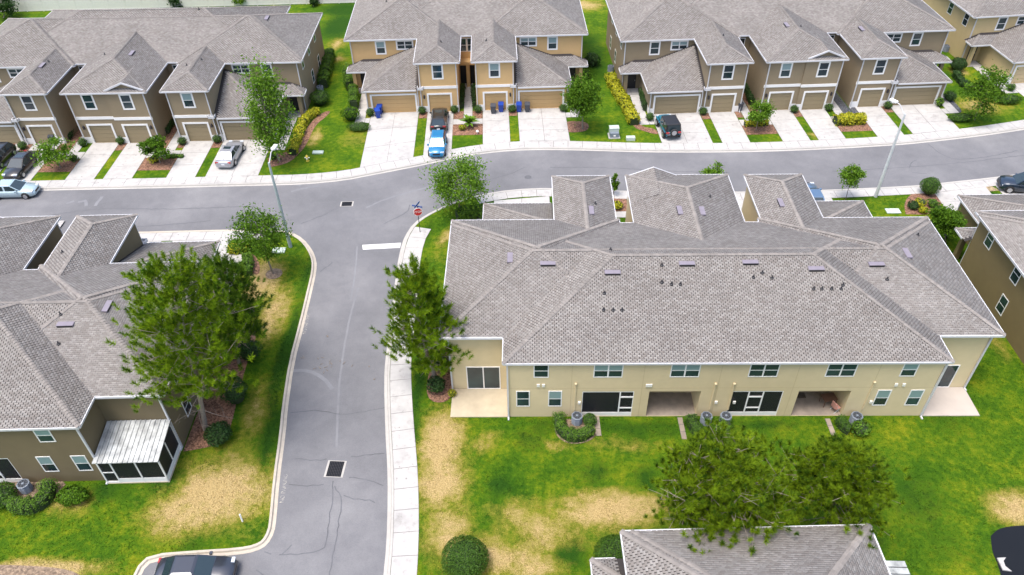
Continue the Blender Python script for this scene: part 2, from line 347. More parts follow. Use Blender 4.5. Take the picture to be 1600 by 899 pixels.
LUSH_SHADE = ([(445, 560, 16, 110, 1.0), (425, 680, 16, 70, .9), (480, 420, 10, 40, .9), (655, 590, 11, 70, 1.0), (648, 680, 9, 30, .9), (325, 728, 36, 9, 1.1), (665, 360, 9, 30, .9), (780, 760, 22, 20, 1.0), (830, 690, 24, 18, .9), (890, 860, 30, 30, 1.0), (930, 740, 24, 20, .9), (1010, 750, 26, 22, .9), (655, 812, 11, 12, 1.0), (290, 852, 34, 13, 1.0), (250, 760, 30, 20, .8), (160, 770, 40, 20, .8), (1000, 672, 110, 12, .8), (1200, 665, 60, 8, .8), (850, 660, 50, 8, .7), (530, 40, 30, 22, 1.0), (540, 15, 40, 10, 1.2), (930, 90, 26, 40, .8), (1430, 780, 60, 60, .6), (1480, 650, 40, 40, .5), (1340, 305, 40, 9, .9), (1330, 840, 80, 30, .7), (1480, 860, 50, 30, .45), (250, 740, 60, 12, .8), (590, 255, 40, 10, .6), (1120, 800, 100, 60, .6), (1310, 790, 80, 50, .6), (980, 165, 20, 30, .6)])  # dark green grass, with hedge shadow painted in at the far gap
lush_shade = blobs(LUSH_SHADE)
dry = dry*(1-.85*np.minimum(1, lush_shade))
for nme, arr in (('dry', dry), ('lush_shade', lush_shade)):
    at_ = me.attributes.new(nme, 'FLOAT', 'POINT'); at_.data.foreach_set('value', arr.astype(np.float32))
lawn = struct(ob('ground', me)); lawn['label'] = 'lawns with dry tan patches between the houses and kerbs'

def kerb(line, mat, name, lbl):     # gutter pan, sloped face and top, as one strip along the road edge
    prof = [(0, RZ+.006), (.22, RZ+.012), (.27, .012), (.42, .022), (.425, -.05)]
    rows = [[(x, y, z) for x, y in offset(line, d)] for d, z in prof]; n = len(line); b = MB()
    b.v = [p for r_ in rows for p in r_]
    b.f = [(j*n+i, j*n+i+1, (j+1)*n+i+1, (j+1)*n+i) for j in range(len(rows)-1) for i in range(n-1)]
    o = struct(b.build(name, mat)); o['label'] = lbl; return o
kerb(north, M['kerb'], 'kerb', 'pale concrete kerb on the far side of the street')
kerb(se, M['kerb'], 'kerb', 'pale concrete kerb around the stop sign corner')
kerb(sw, M['kerb_cream'], 'kerb', 'cream painted kerb around the left corner')

EXCL = []
def slab_mesh(q, z0=-.04, z1=.02):
    b = MB(); c = np.mean(q, axis=0); lo = [tuple(np.array(p)) for p in q]
    return b.prism(lo, z0, z1).mesh('paving_slab', M['concrete'])
def ccw(q): return q if sum((q[i-1][0]*q[i][1]-q[i][0]*q[i-1][1]) for i in range(len(q))) > 0 else q[::-1]
def shrink(q, d=.018):
    c = np.mean(q, axis=0); return [tuple(np.array(p)+(c-np.array(p))/np.linalg.norm(c-np.array(p))*d*1.4) for p in q]
def pavement(line, d0, d1, name, lbl, step=1.55):
    a = resample(offset(line, d0), step); n = len(a); b_ = offset(a, d1-d0)
    root = MB(); root.v = [(x, y, .004) for x, y in a+b_]; root.f = [(i, i+1, n+i+1, n+i) for i in range(n-1)]
    root = struct(root.build(name, M['joint'])); root['label'] = lbl
    for i in range(n-1):
        q = ccw([a[i], a[i+1], b_[i+1], b_[i]])
        u, v = proj((*np.mean(q, axis=0), 0))
        if -80 < u < 1680: ob('paving_slab', slab_mesh(shrink(q)), root)
    return root
def part_of(line, u0, u1):
    out = [p for p in line if u0 <= proj((*p, 0))[0] <= u1]; return out
pavement(north, .43, 1.72, 'sidewalk', 'pale sidewalk along the far side of the street')
iS = [i for i, p in enumerate(se) if p[1] < 56.5]
pavement(se[iS[0]-3:], .43, 2.05, 'sidewalk', 'pale sidewalk along the side street by the beige row', 1.6)
pavement([p for p in se if p[0] > -5.5], .43, 1.6, 'sidewalk', 'pale sidewalk in front of the beige row')
pavement([p for p in sw if p[1] > 57.9 and p[0] < -23], .43, 1.7, 'sidewalk', 'pale sidewalk at the left corner')

def slab_grid(name, lbl, corners, nu, nv, parent=None, mat=None, z1=.02, piece='concrete_slab'):
    EXCL.append(list(corners))
    P = [np.array(p, float) for p in corners]     # a,b,c,d quad -> nu x nv slabs
    f = lambda s, t: (P[0]*(1-s)+P[1]*s)*(1-t)+(P[3]*(1-s)+P[2]*s)*t
    root = struct(MB().prism(ccw([tuple(p) for p in P]), -.05, z1-.014).build(name, M['joint'])); root['label'] = lbl
    for i in range(nu):
        for j in range(nv):
            q = ccw([tuple(f((i+a)/nu, (j+b)/nv)) for a, b in ((0, 0), (1, 0), (1, 1), (0, 1))])
            ob(piece, MB().prism(shrink(q), -.04, z1).mesh(piece, mat or M['concrete']), root)
    return root
def bed(poly, mat, name='mulch_bed', lbl=None, z=.012):
    EXCL.append(list(poly))
    p = np.array(smooth_pl(list(poly)+[poly[0]], 2)) if len(poly) > 4 else np.array(list(poly))
    p = [tuple(q) for q in p]
    if len(poly) > 4: p = p[:-1]
    V, F = fill(p, z); o = struct(ob(name, npmesh(name, V, F, mat)))
    if lbl: o['label'] = lbl
    return o

# ---------------------------------------------------------------- townhouse rows
PITCH = .38
def clip(poly, a, b, c):     # keep a*x+b*y+c >= 0
    out = []
    for i in range(len(poly)):
        p, q = poly[i-1], poly[i]; dp = a*p[0]+b*p[1]+c; dq = a*q[0]+b*q[1]+c
        if (dp >= 0) != (dq >= 0):
            t = dp/(dp-dq); out.append((p[0]+(q[0]-p[0])*t, p[1]+(q[1]-p[1])*t))
        if dq >= 0: out.append(q)
    return out
class Hip:
    def __init__(s, x0, x1, y0, y1, z, sides='lrfb', pitch=PITCH, only=None):
        s.r = (x0, x1, y0, y1); s.z = z; s.p = pitch; s.d = {}
        D = dict(l=(1, 0, -x0), r=(-1, 0, x1), f=(0, 1, -y0), b=(0, -1, y1))
        s.D = {k: D[k] for k in sides}; s.fac = []; s.lines = []
        for k, (a, b, c) in s.D.items():
            poly = [(x0, y0), (x1, y0), (x1, y1), (x0, y1)]
            for j, (a2, b2, c2) in s.D.items():
                if j != k: poly = clip(poly, a2-a, b2-b, c2-c)
            if len(poly) < 3: continue
            poly = [p for i, p in enumerate(poly) if math.dist(p, poly[i-1]) > 1e-4]
            if len(poly) < 3: continue
            P3 = [np.array((x, y, z+pitch*(a*x+b*y+c))) for x, y in poly]
            e = [i for i in range(len(P3)) if abs(P3[i][2]-z) < 1e-5 and abs(P3[(i+1) % len(P3)][2]-z) < 1e-5]
            if not e: continue
            P3 = P3[e[0]:]+P3[:e[0]]; s.fac.append((k, P3))
            for i in range(1, len(P3)):
                p, q = P3[i], P3[(i+1) % len(P3)]; m = (p+q)/2
                on = any(abs(v) < 1e-4 for v in (m[0]-x0, m[0]-x1, m[1]-y0, m[1]-y1))
                if not on and not any(np.linalg.norm((l[0]+l[1])/2-m) < 1e-3 for l in s.lines) and np.linalg.norm(p-q) > .1: s.lines.append((p, q))
    def h(s, x, y):
        x0, x1, y0, y1 = s.r; ins = (x > x0) & (x < x1) & (y > y0) & (y < y1)
        d = np.minimum.reduce([a*x+b*y+c for a, b, c in s.D.values()])
        return np.where(ins, s.z+s.p*d, -99.)
TW, TC = .305, .143
def tabs(P3, others, tf):      # real shingle tabs on one facet
    P = np.array(P3); o = P[0]; U = P[1]-P[0]; U /= np.linalg.norm(U)
    n = np.cross(P[1]-P[0], P[2]-P[0]); n /= np.linalg.norm(n)
    if n[2] < 0: n = -n
    W = np.cross(n, U)
    if W[2] < 0: W = -W
    uv = np.stack([(P-o) @ U, (P-o) @ W], 1); vmax = uv[:, 1].max()
    def span(v):
        xs = []
        for i in range(len(uv)):
            a, b = uv[i-1], uv[i]
            if (a[1]-v)*(b[1]-v) <= 0 and abs(a[1]-b[1]) > 1e-9: xs.append(a[0]+(b[0]-a[0])*(v-a[1])/(b[1]-a[1]))
        return (min(xs), max(xs)) if len(xs) >= 2 else None
    Vs, Fs = [], []; cnt = 0
    rows = int(math.ceil(vmax/TC)); rnd = random.uniform(0, .1)
    for k in range(rows):
        v0, v1 = k*TC, min((k+1)*TC, vmax); s0, s1 = span(v0+1e-4), span(v1-1e-4)
        if s0 is None or s1 is None: continue
        off = (k % 2)*TW/2+rnd
        a0 = np.arange(math.floor((min(s0[0], s1[0])-off)/TW), math.ceil((max(s0[1], s1[1])-off)/TW))*TW+off
        g = .026
        l, r = a0+g, a0+TW-g
        j = RNG.uniform(-.012, .012, len(a0)); hgt = RNG.uniform(.012, .022, len(a0))
        bl, br = np.clip(l, *s0), np.clip(r, *s0); tl, tr = np.clip(l, *s1), np.clip(r, *s1)
        ok = (br-bl > .02) | (tr-tl > .02)
        bl, br, tl, tr, j, hgt = (q[ok] for q in (bl, br, tl, tr, j, hgt))
        if not len(bl): continue
        m = len(bl); vb = np.full(m, v0)-.006+j*.5; vt = np.full(m, v1)
        def pt(u, v, h): return o+u[:, None]*U+v[:, None]*W+h[:, None]*n
        A, B = pt(bl, vb, hgt), pt(br, vb, hgt); C, D = pt(tr, vt, np.full(m, .006)), pt(tl, vt, np.full(m, .006))
        E, G = pt(bl, vb, np.full(m, -.004)), pt(br, vb, np.full(m, -.004))
        cen = (A+B+C+D)/4; keep = np.ones(m, bool)
        for h in others: keep &= h.h(cen[:, 0], cen[:, 1]) < cen[:, 2]+.03
        wp = tf(cen); uu, vv = proj(wp); keep &= (uu > -160) & (uu < 1760) & (vv > -140) & (vv < 1040)
        if not keep.any(): continue
        Q = np.stack([A, B, C, D, E, G], 1)[keep]; m = len(Q)
        Vs.append(Q.reshape(-1, 3)); idx = np.arange(m)[:, None]*6+cnt
        Fs.append(np.concatenate([idx+np.array([[0, 1, 2, 3]]), idx+np.array([[4, 5, 1, 0]])], 0)); cnt += m*6
    return Vs, Fs, cnt
MESH = {}
def cached(key, fn):
    if key not in MESH: MESH[key] = fn()
    return MESH[key]
def window(parent, x, y, rz, w, h, z, kind='thin', name='window', blinds=None, mull=1, outset=.03):
    if blinds is None: blinds = random.random() < .7
    """sash window; x,y,z = centre of its sill on the wall, facing local -y"""
    t = .07 if kind == 'thin' else .17
    def fr():
        b = MB()
        b.box(-w/2-t, w/2+t, -outset, .05, -t, 0); b.box(-w/2-t, w/2+t, -outset, .05, h, h+t)
        b.box(-w/2-t, -w/2, -outset, .05, 0, h); b.box(w/2, w/2+t, -outset, .05, 0, h)
        for k in range(1, mull): b.box(-w/2+k*w/mull-.05, -w/2+k*w/mull+.05, -outset*.8, .04, 0, h)
        for k in range(mull): b.box(-w/2+k*w/mull+.05*(k > 0), -w/2+(k+1)*w/mull-.05*(k < mull-1), -outset*.5, .04, h*.47, h*.47+.06)
        return b.mesh('window', M['white'])
    o = ob(name, cached(('wf', w, h, kind, mull), fr), parent, (x, y, z), rz)
    for k in range(mull):
        xa, xb = -w/2+k*w/mull+.05*(k > 0), -w/2+(k+1)*w/mull-.05*(k < mull-1)
        for lo, hi, mt in ((0, h*.47, 'glass'), (h*.47+.06, h, 'blind' if blinds else 'glass')):
            me = cached(('wp', round(xa, 3), round(xb, 3), lo, hi, mt), lambda: MB().box(xa, xb, -.012, -.004, lo, hi).mesh('pane', M[mt]))
            ob('pane', me, o)
    return o
def wall_panel(b, p0, p1, z0, z1, nrm, holes=()):
    """wall from p0 to p1 (xy), holes = (s0,s1,za,zb,depth) recessed against the outward normal"""
    p0, p1 = np.array(p0, float), np.array(p1, float); L = np.linalg.norm(p1-p0); d = (p1-p0)/L; nrm = np.array(nrm, float)
    P = lambda s, z, k=0: (*(p0+d*s-nrm*k), z)
    xs = sorted({0, L, *[h[0] for h in holes], *[h[1] for h in holes]}); zs = sorted({z0, z1, *[h[2] for h in holes], *[h[3] for h in holes]})
    for a, c in zip(xs[:-1], xs[1:]):
        for e, f in zip(zs[:-1], zs[1:]):
            m, n_ = (a+c)/2, (e+f)/2
            if any(h[0] < m < h[1] and h[2] < n_ < h[3] for h in holes): continue
            b.quad(P(a, e), P(c, e), P(c, f), P(a, f))
    for s0, s1, za, zb, k in holes:
        b.quad(P(s0, za), P(s0, za, k), P(s0, zb, k), P(s0, zb)); b.quad(P(s1, za), P(s1, zb), P(s1, zb, k), P(s1, za, k))
        b.quad(P(s0, zb), P(s0, zb, k), P(s1, zb, k), P(s1, zb)); b.quad(P(s0, za), P(s1, za), P(s1, za, k), P(s0, za, k))
        b.quad(P(s0, za, k), P(s1, za, k), P(s1, zb, k), P(s0, zb, k))

class Block:
    def __init__(B, name, label, O, yaw, color, ze=5.75, units=6, right=True, left=True, front=True, back=True, sidewins=None, base=True):
        B.O, B.yaw, B.ze, B.s = O, R(yaw), ze, (0 if units == 6 else 5.3); B.units = units
        B.root = thing(name, label, 'townhouse', (*O, 0), R(yaw)); B.col = color
        s = B.s; B.a, B.b, B.w0, B.w1, B.g, B.dd = 14.63-s, 18.97-s, 6.3-s, 10.65-s, 16.8-s, 4.15
        B.sides = [k for k, f in ((-1, left), (1, right)) if f]
        B.walls(front, back, sidewins); B.roofs()
    def tf(B, p):
        c, s_ = math.cos(B.yaw), math.sin(B.yaw); p = np.asarray(p)
        return np.stack([B.O[0]+p[..., 0]*c-p[..., 1]*s_, B.O[1]+p[..., 0]*s_+p[..., 1]*c, p[..., 2]], -1)
    def xy(B, x, y): return tuple(B.tf(np.array((x, y, 0.)))[:2])
    def seen(B, x, y, z=3, m=60):
        u, v = proj(B.tf(np.array((x, y, z)))); return -m < u < 1600+m and -m < v < 899+m
    def walls(B, front, back, sidewins):
        r, a, b_, w0, w1, g, dd, ze = B.root, B.a, B.b, B.w0, B.w1, B.g, B.dd, B.ze
        H = ze-.12; b = MB()
        # back wall with the covered lanais cut into it
        lan = [-7.3, -2.65, 3.05, 7.7] if B.units == 6 else [-2.4, 2.4]
        wall_panel(b, (-a, 0), (a, 0), 0, H, (0, 1), [(x-1.8+a, x+1.8+a, .03, 2.7, 2.2) for x in lan])
        for k in (-1, 1):
            wall_panel(b, (k*a, 0), (k*a, -2.65), 0, H, (k, 0))
            wall_panel(b, (k*a, -2.65), (k*b_, -2.65), 0, H, (0, 1))
            wall_panel(b, (k*b_, -2.65), (k*b_, -15.6), 0, H, (k, 0))
            wall_panel(b, (k*b_, -15.6), (k*w1, -15.6), 0, H, (0, -1))
            wall_panel(b, (k*w1, -15.6), (k*w1, -22.1), 0, H, (k, 0))
            c = k*(w0+w1)/2
            wall_panel(b, (k*w1, -22.1), (k*w0, -22.1), 0, H, (0, -1), [(abs(k*w1-c)-1.22, abs(k*w1-c)+1.22, 0, 2.13, .18)])
            wall_panel(b, (k*w0, -22.1), (k*w0, -15.2), 0, H, (-k, 0))
            wall_panel(b, (k*w0, -15.2), (k*(dd if B.units == 6 else 0), -15.2), 0, H, (0, -1))
            cg = k*(w1+g)/2; wall_panel(b, (k*w1, -22.0), (k*g, -22.0), 0, 2.8, (0, -1), [(abs(cg-k*w1)-2.45, abs(cg-k*w1)+2.45, 0, 2.13, .18)])
            wall_panel(b, (k*g, -22.0), (k*g, -15.6), 0, 2.8, (k, 0))
            if front: MB().box(min(k*w0, k*w1), max(k*w0, k*w1), -22.16, -22.1, 2.88, 3.2).build('trim_band', M['white'], r)
        if B.units == 6:
            for k in (-1, 1):
                yf = -22.1-(.16 if k > 0 else 0)
                wall_panel(b, (k*dd, -15.2), (k*dd, yf), 0, H, (k, 0))
                p, q = (k*dd, yf), (0, yf)
                wall_panel(b, p, q, 0, H, (0, -1), [(dd-1.95-1.22, dd-1.95+1.22, 0, 2.13, .18)])
                if front: MB().box(min(0, k*dd), max(0, k*dd), yf-.06, yf, 2.88-.05*(k > 0), 3.2-.05*(k > 0)).build('trim_band', M['white'], r)
            wall_panel(b, (0, -22.1), (0, -22.26), 0, H, (-1, 0))
        # porch wall return and column
        for k in (-1, 1):
            b.box(min(k*(b_-.45), k*(b_-.05)), max(k*(b_-.45), k*(b_-.05)), -17.1, -16.7, 0, 2.75)
        b.build('wall', M[B.col], r)
        for x in lan:
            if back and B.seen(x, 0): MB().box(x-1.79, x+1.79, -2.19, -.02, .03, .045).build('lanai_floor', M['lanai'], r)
        if not front: return B.backs(back, sidewins)
        doors = [(k*(w1+g)/2, -22.0, 4.9, k) for k in (-1, 1)]+[(k*(w0+w1)/2, -22.1, 2.44, k) for k in (-1, 1)]
        if B.units == 6: doors += [(-1.95, -22.1, 2.44, -1), (1.95, -22.26, 2.44, 1)]
        B.doors = doors
        for x, y, wd, k in doors:
            if not B.seen(x, y): continue
            f = MB().box(-wd/2-.2, -wd/2, -.04, .05, 0, 2.33).box(wd/2, wd/2+.2, -.04, .05, 0, 2.33).box(-wd/2, wd/2, -.04, .05, 2.13, 2.33)
            fo = ob('garage_door', cached(('gf', wd), lambda: f.mesh('garage_door', M['white'])), r, (x, y, 0))
            for j in range(4):
                me = cached(('gp', wd, B.col), lambda: MB().box(-wd/2, wd/2, .09, .13, .012, .522).mesh('door_panel', M['door_'+B.col]))
                ob('door_panel', me, fo, (0, 0, j*.532))
            # lantern on one side of the door
            if wd < 3:
                lx = x+(wd/2+.5)*(1 if (k > 0) == (abs(x) < 3 or True) and abs(x) > 3 else k)
                lm = cached('lan', lambda: MB().box(-.09, .09, -.22, -.04, 0, .32).lathe([(.02, .32), (.11, .34), (.02, .46)], 6, (0, -.13, 0)).box(-.06, .06, -.05, 0, .05, .25).mesh('wall_lantern', M['lantern']))
                ob('wall_lantern', lm, r, (lx, y, 1.75))
        # white skirting beside the doors
        def sk(x0, x1, y):
            if B.seen(x0, y): MB().box(min(x0, x1), max(x0, x1), y-.035, y, 0, .72).build('base_trim', M['white'], r)
        for k in (-1, 1):
            cg, cs = (w1+g)/2, (w0+w1)/2
            sk(k*w0, k*(cs-1.42), -22.1); sk(k*(cs+1.42), k*w1, -22.1); sk(k*w1, k*(cg-2.65), -22.0); sk(k*(cg+2.65), k*g, -22.0)
            if B.seen(k*g, -22): MB().box(min(k*g, k*(g+.035)), max(k*g, k*(g+.035)), -22.035, -20.9, 0, .72).build('base_trim', M['white'], r)
            if B.units == 6: sk(k*dd, k*(1.95+1.42), -22.1-.16*(k > 0)); sk(0, k*(1.95-1.42), -22.1-.16*(k > 0))
        for k in (-1, 1):
            c = k*(w0+w1)/2
            if B.seen(c, -22): window(r, c, -22.1, 0, .95, 1.5, ze-1.95, 'wide')
            if B.seen(k*(g-1.5), -16):
                window(r, k*(15.4-B.s), -15.6, 0, .9, 1.35, ze-1.8, 'wide'); window(r, k*(12.55-B.s), -15.6, 0, 1.7, .85, ze-1.3, 'wide', mull=2)
                dx = k*(17.75-B.s)
                dr = ob('entry_door', cached('ed', lambda: MB().box(-.5, .5, -.03, .03, 0, 2.1).mesh('entry_door', M['dark'])), r, (dx, -15.6, .02))
                ob('handle', cached('edh', lambda: MB().box(.34, .4, -.09, -.03, .95, 1.1).mesh('handle', M['rim'])), dr)
            if B.seen(k*5.2, -15): window(r, k*(5.25 if B.units == 6 else .5), -15.2, 0, .8, 1.5, ze-2.0, 'thin', blinds=False)
        if B.units == 6:
            for k in (-1, 1):
                if B.seen(2*k, -22): window(r, k*2.05, -22.1-.16*(k > 0), 0, .95, 1.5, ze-1.95, 'wide')
        else:
            MB().box(-.2, .2, -16.2, -15.8, 0, 2.9).build('porch_column', M[B.col], r)
            MB().box(-w0, w0, -16.3, -15.2, 2.85, 3.2).build('entry_lintel', M[B.col], r)
            for k in (-1, 1): MB().box(min(k*.25, k*.95), max(k*.25, k*.95), -15.25, -15.19, 0, 2.3).build('entry_door', M['dark'], r)
        # downspouts
        def ds(x, y, z1, kink=None):
            if not B.seen(x, y): return
            m = MB().box(-.05, .05, -.05, .05, .05, z1).box(-.05, .05, -.25, .05, 0, .1)
            ob('downspout', m.mesh('downspout', M['fascia']), r, (x, y, 0))
        for k in (-1, 1):
            ds(k*(w0+.1), -22.17, ze-.1); ds(k*(w1-.1), -22.2, ze-.1); ds(k*(w1+.28), -22.1, 2.9); ds(k*(g-.05), -22.1, 2.9)
            ds(k*(b_-.1), -15.7, ze-.1)
            if B.units == 6: ds(k*(dd-.1), -22.33, ze-.1)
            m = MB().box(-.35, .35, -.45, .1, 0, .06).box(-.35, -.29, -.45, .1, .06, .3).box(.29, .35, -.45, .1, .06, .3).box(-.35, .35, -.45, -.39, .06, .3)
            if B.seen(k*w1, -22): ob('gutter_return', m.mesh('gutter_return', M['fascia']), r, (k*(w1-.1), -22.12, 2.95))
        B.backs(back, sidewins)
    def backs(B, back, sidewins):
        r, a, b_, ze = B.root, B.a, B.b, B.ze
        def dsb(x, y):
            if B.seen(x, y): ob('downspout', MB().box(-.055, .055, -.055, .055, .05, ze-.15).box(-.055, .055, -.05, .3, 0, .1).mesh('downspout', M['fascia']), r, (x, y, 0))
        if back:
            for k in (-1, 1):
                ws = [(k*12.4, .9, ze-1.5, 1.2, 1), (k*7.85, 1.85, ze-1.5, 1.2, 2), (k*2.65, 1.85, ze-1.5, 1.2, 2), (k*13.65, .82, 1.22, 1.5, 1), (k*11.4, .82, 1.22, 1.5, 1)]
                for x, w_, z, h, mu in ws:
                    if B.seen(x, 0): window(r, x, 0, math.pi, w_, h, z, 'thin', mull=mu, blinds=(x*7) % 3 < 1.9)
                if B.seen(k*16.6, -2.65): 
                    o = ob('sliding_door', cached('sl', lambda: MB().box(-1.24, 1.24, -.04, .04, 2.36, 2.43).box(-1.24, 1.24, -.04, .04, .03, .09).box(-1.24, -1.17, -.04, .04, .09, 2.36).box(1.17, 1.24, -.04, .04, .09, 2.36).box(-.04, .04, -.05, .04, .09, 2.36).mesh('sliding_door', M['white'])), r, (k*16.55, -2.65, 0), math.pi)
                    for x0, x1 in ((-1.17, -.04), (.04, 1.17)): ob('pane', cached(('slp', x0), lambda: MB().box(x0, x1, -.012, .012, .09, 2.36).mesh('pane', M['glass'])), o)
                dsb(k*(a+.07), .06); dsb(k*(b_-.08), -2.57)
        for k, floor in ((k, f) for k in B.sides for f in (0, 1)):
            for sdist in (sidewins or {}).get(floor, []):
                if B.seen(k*b_, -15.6+sdist): window(r, k*b_, -15.6+sdist, k*math.pi/2, .85, 1.45, ze-1.8 if floor else .95, 'thin', blinds=False)
    def roofs(B):
        s, ze, r = B.s, B.ze, B.root; a, b_, w0, w1, g, dd = B.a, B.b, B.w0, B.w1, B.g, B.dd
        ov = .35; hs = []
        hs.append(Hip(-a-ov, a+ov, -15.45, .15, ze))
        hs.append(Hip(-b_-.5, b_+.5, -15.5+.1, -2.3, ze))
        for k in (-1, 1):
            x0, x1 = sorted((k*(b_+.5), k*(w0-.6) if B.units == 6 else k*(w0+.35)))
            hs.append(Hip(x0, x1, -15.95, -2.35, ze+.012))
            hw = (w1-w0)/2+ov; x0, x1 = sorted((k*(w0-ov), k*(w1+ov)))
            hs.append(Hip(x0, x1, -22.45, -15.9+hw+.5, ze, 'lrf'))
            x0, x1 = sorted((k*w1, k*(g+ov)))
            hs.append(Hip(x0, x1, -22.35, -15.6, 2.9, 'f'+('r' if k > 0 else 'l')))
            x0, x1 = sorted((k*(g-3), k*(b_+.5)))
            hs.append(Hip(x0, x1, -17.45, -15.6, 2.9, 'f'+('r' if k > 0 else 'l'), .4))
        if B.units == 6:
            hs.append(Hip(-dd-ov, dd+ov, -22.5, -15.9+dd+.9, ze, 'lrf'))
        B.hips = hs
        deck = MB(); fas = MB(); VV, FF, cnt = [], [], 0; caps = MB(); cn = 0
        gab = None
        for i, h in enumerate(hs):
            oth = [q for j, q in enumerate(hs) if j != i]
            for k, P3 in h.fac:
                if k == 'b' and B.units == 4: pass
                deck.add([p-np.array((0, 0, .02)) for p in P3], [tuple(range(len(P3)))])
                Vs, Fs, c = tabs(P3, oth, B.tf)
                for v, f in zip(Vs, Fs): VV.append(v); FF.append(f+cnt)
                cnt += c
                # fascia and gutter along the eave, where no other roof covers it
                p, q = P3[0], P3[1]; L = np.linalg.norm(q-p); d = (q-p)/L; out = np.array((d[1], -d[0], 0))
                mid = (P3[0]+P3[1])/2; cen = np.mean(P3, axis=0)
                if (cen-mid) @ out > 0: out = -out
                n = max(1, int(L/.4)); t = np.linspace(0, L, n+1); run = None
                def vis(m): return all(o.h(np.array([m[0]]), np.array([m[1]]))[0] < m[2]+.02 for o in oth)
                fl = [vis(p+d*(t[j]+t[j+1])/2-out*.02) for j in range(n)]
                j = 0
                while j < n:
                    if not fl[j]: j += 1; continue
                    e = j
                    while e < n and fl[e]: e += 1
                    A, Bq = p+d*t[j], p+d*t[e]
                    o1, o2 = out*.07, -out*.02
                    for (zz0, zz1) in ((-.15, .01),):
                        vs = [(*(X+oo)[:2], X[2]+zz) for zz in (zz0, zz1) for X, oo in ((A, o1), (Bq, o1), (Bq, o2), (A, o2))]
                        fas.add(vs, [(0, 1, 5, 4), (1, 2, 6, 5), (2, 3, 7, 6), (3, 0, 4, 7), (4, 5, 6, 7), (3, 2, 1, 0)])
                    j = e
            for p, q in h.lines:
                L = np.linalg.norm(q-p); n = max(1, int(L/.24)); d = (q-p)/L; sd_ = np.cross(d, (0, 0, 1)); sd_ /= np.linalg.norm(sd_)
                if d[2] < -1e-4 : p, d = q, -d; sd_ = -sd_
                up = np.cross(sd_, d); fall = .055 if abs(d[2]) > .05 else .06
                for j in range(n):
                    c0, c1 = p+d*(j*L/n-.02), p+d*((j+1)*L/n+.03); m = (c0+c1)/2
                    if any(o.h(np.array([m[0]]), np.array([m[1]]))[0] > m[2]+.04 for o in oth): continue
                    wp = B.tf(m); u, v = proj(wp)
                    if not(-100 < u < 1700 and -100 < v < 1000): continue
                    wd = .15+random.uniform(-.015, .015); t0, t1 = .088+random.uniform(0, .018), .052
                    z = np.array((0, 0, 1.))
                    caps.add([c0+z*t0, c0+sd_*wd+z*(t0-fall), c0-sd_*wd+z*(t0-fall), c1+z*t1, c1+sd_*wd+z*(t1-fall), c1-sd_*wd+z*(t1-fall)], [(0, 3, 4, 1), (0, 2, 5, 3), (0, 1, 2)])
        ro = deck.build('roof', M['deck'], r)
        if cnt: stuff(ob('shingle', npmesh('shingle', np.concatenate(VV), np.concatenate(FF), M['shingle']), ro))
        if caps.v: stuff(caps.build('ridge_cap', M['cap'], ro))
        fas.build('fascia', M['fascia'], r)
        if B.units == 6 and B.seen(2.2, -22): B.gable()
    def gable(B):     # small shingled gable above the right half of the middle wing
        ze, r = B.ze, B.root; xc, hw, y0, y1, hgt = 2.15, 2.1, -22.25, -18.2, .86; zb = ze+.1
        b = MB(); P = [(xc-hw, y0, zb), (xc, y0, zb+hgt), (xc+hw, y0, zb)]; Q = [(xc-hw, y1, zb), (xc, y1, zb+hgt), (xc+hw, y1, zb)]
        b.add([P[0], P[1], Q[1], Q[0]], [(0, 1, 2, 3)]); b.add([P[1], P[2], Q[2], Q[1]], [(0, 1, 2, 3)])
        o = b.build('gable_roof', M['deck'], r)
        VV, FF, cnt = [], [], 0
        for A in ([P[0], Q[0], Q[1], P[1]], [Q[2], P[2], P[1], Q[1]]):
            Vs, Fs, c = tabs([np.array(p) for p in A], [h for h in B.hips if h.z > 4], B.tf)
            for v, f in zip(Vs, Fs): VV.append(v); FF.append(f+cnt)
            cnt += c
        if cnt: stuff(ob('shingle', npmesh('shingle', np.concatenate(VV), np.concatenate(FF), M['shingle']), o))
        yr = y0+.3
        MB().add([(xc-hw+.1, yr, zb), (xc, yr, zb+hgt-.04), (xc+hw-.1, yr, zb)], [(0, 1, 2)]).build('gable_face', M[B.col], r)
        rk = MB()
        for p, q in ((P[0], P[1]), (P[1], P[2])):
            vs = [(p[0], y0-.05, p[2]-.14), (q[0], y0-.05, q[2]-.14), (q[0], y0-.05, q[2]+.05), (p[0], y0-.05, p[2]+.05)]
            vs += [(x, y0+.04, z) for x, y, z in vs]
            rk.add(vs, [(0, 1, 2, 3), (7, 6, 5, 4), (3, 2, 6, 7), (0, 4, 5, 1)])
        rk.build('rake_board', M['fascia'], r)
    def roofpt(B, u, v):
        """point of this roof seen along the survey bearing u,v (local coordinates and downhill direction)"""
        d = ray(u, v); c, s_ = math.cos(B.yaw), math.sin(B.yaw)
        t = np.linspace(20, 160, 14000); p = np.array([0, 0, CH])+t[:, None]*d[None]
        X, Y = p[:, 0]-B.O[0], p[:, 1]-B.O[1]; lx, ly = X*c+Y*s_, -X*s_+Y*c
        H = np.maximum.reduce([h.h(lx, ly) for h in B.hips]); k = np.argmax(p[:, 2] < H)
        x, y = lx[k], ly[k]; f = lambda x, y: float(np.max([h.h(np.array([x]), np.array([y]))[0] for h in B.hips]))
        gx, gy = f(x+.05, y)-f(x-.05, y), f(x, y+.05)-f(x, y-.05)
        return x, y, float(H[k]), math.atan2(-gy, -gx)
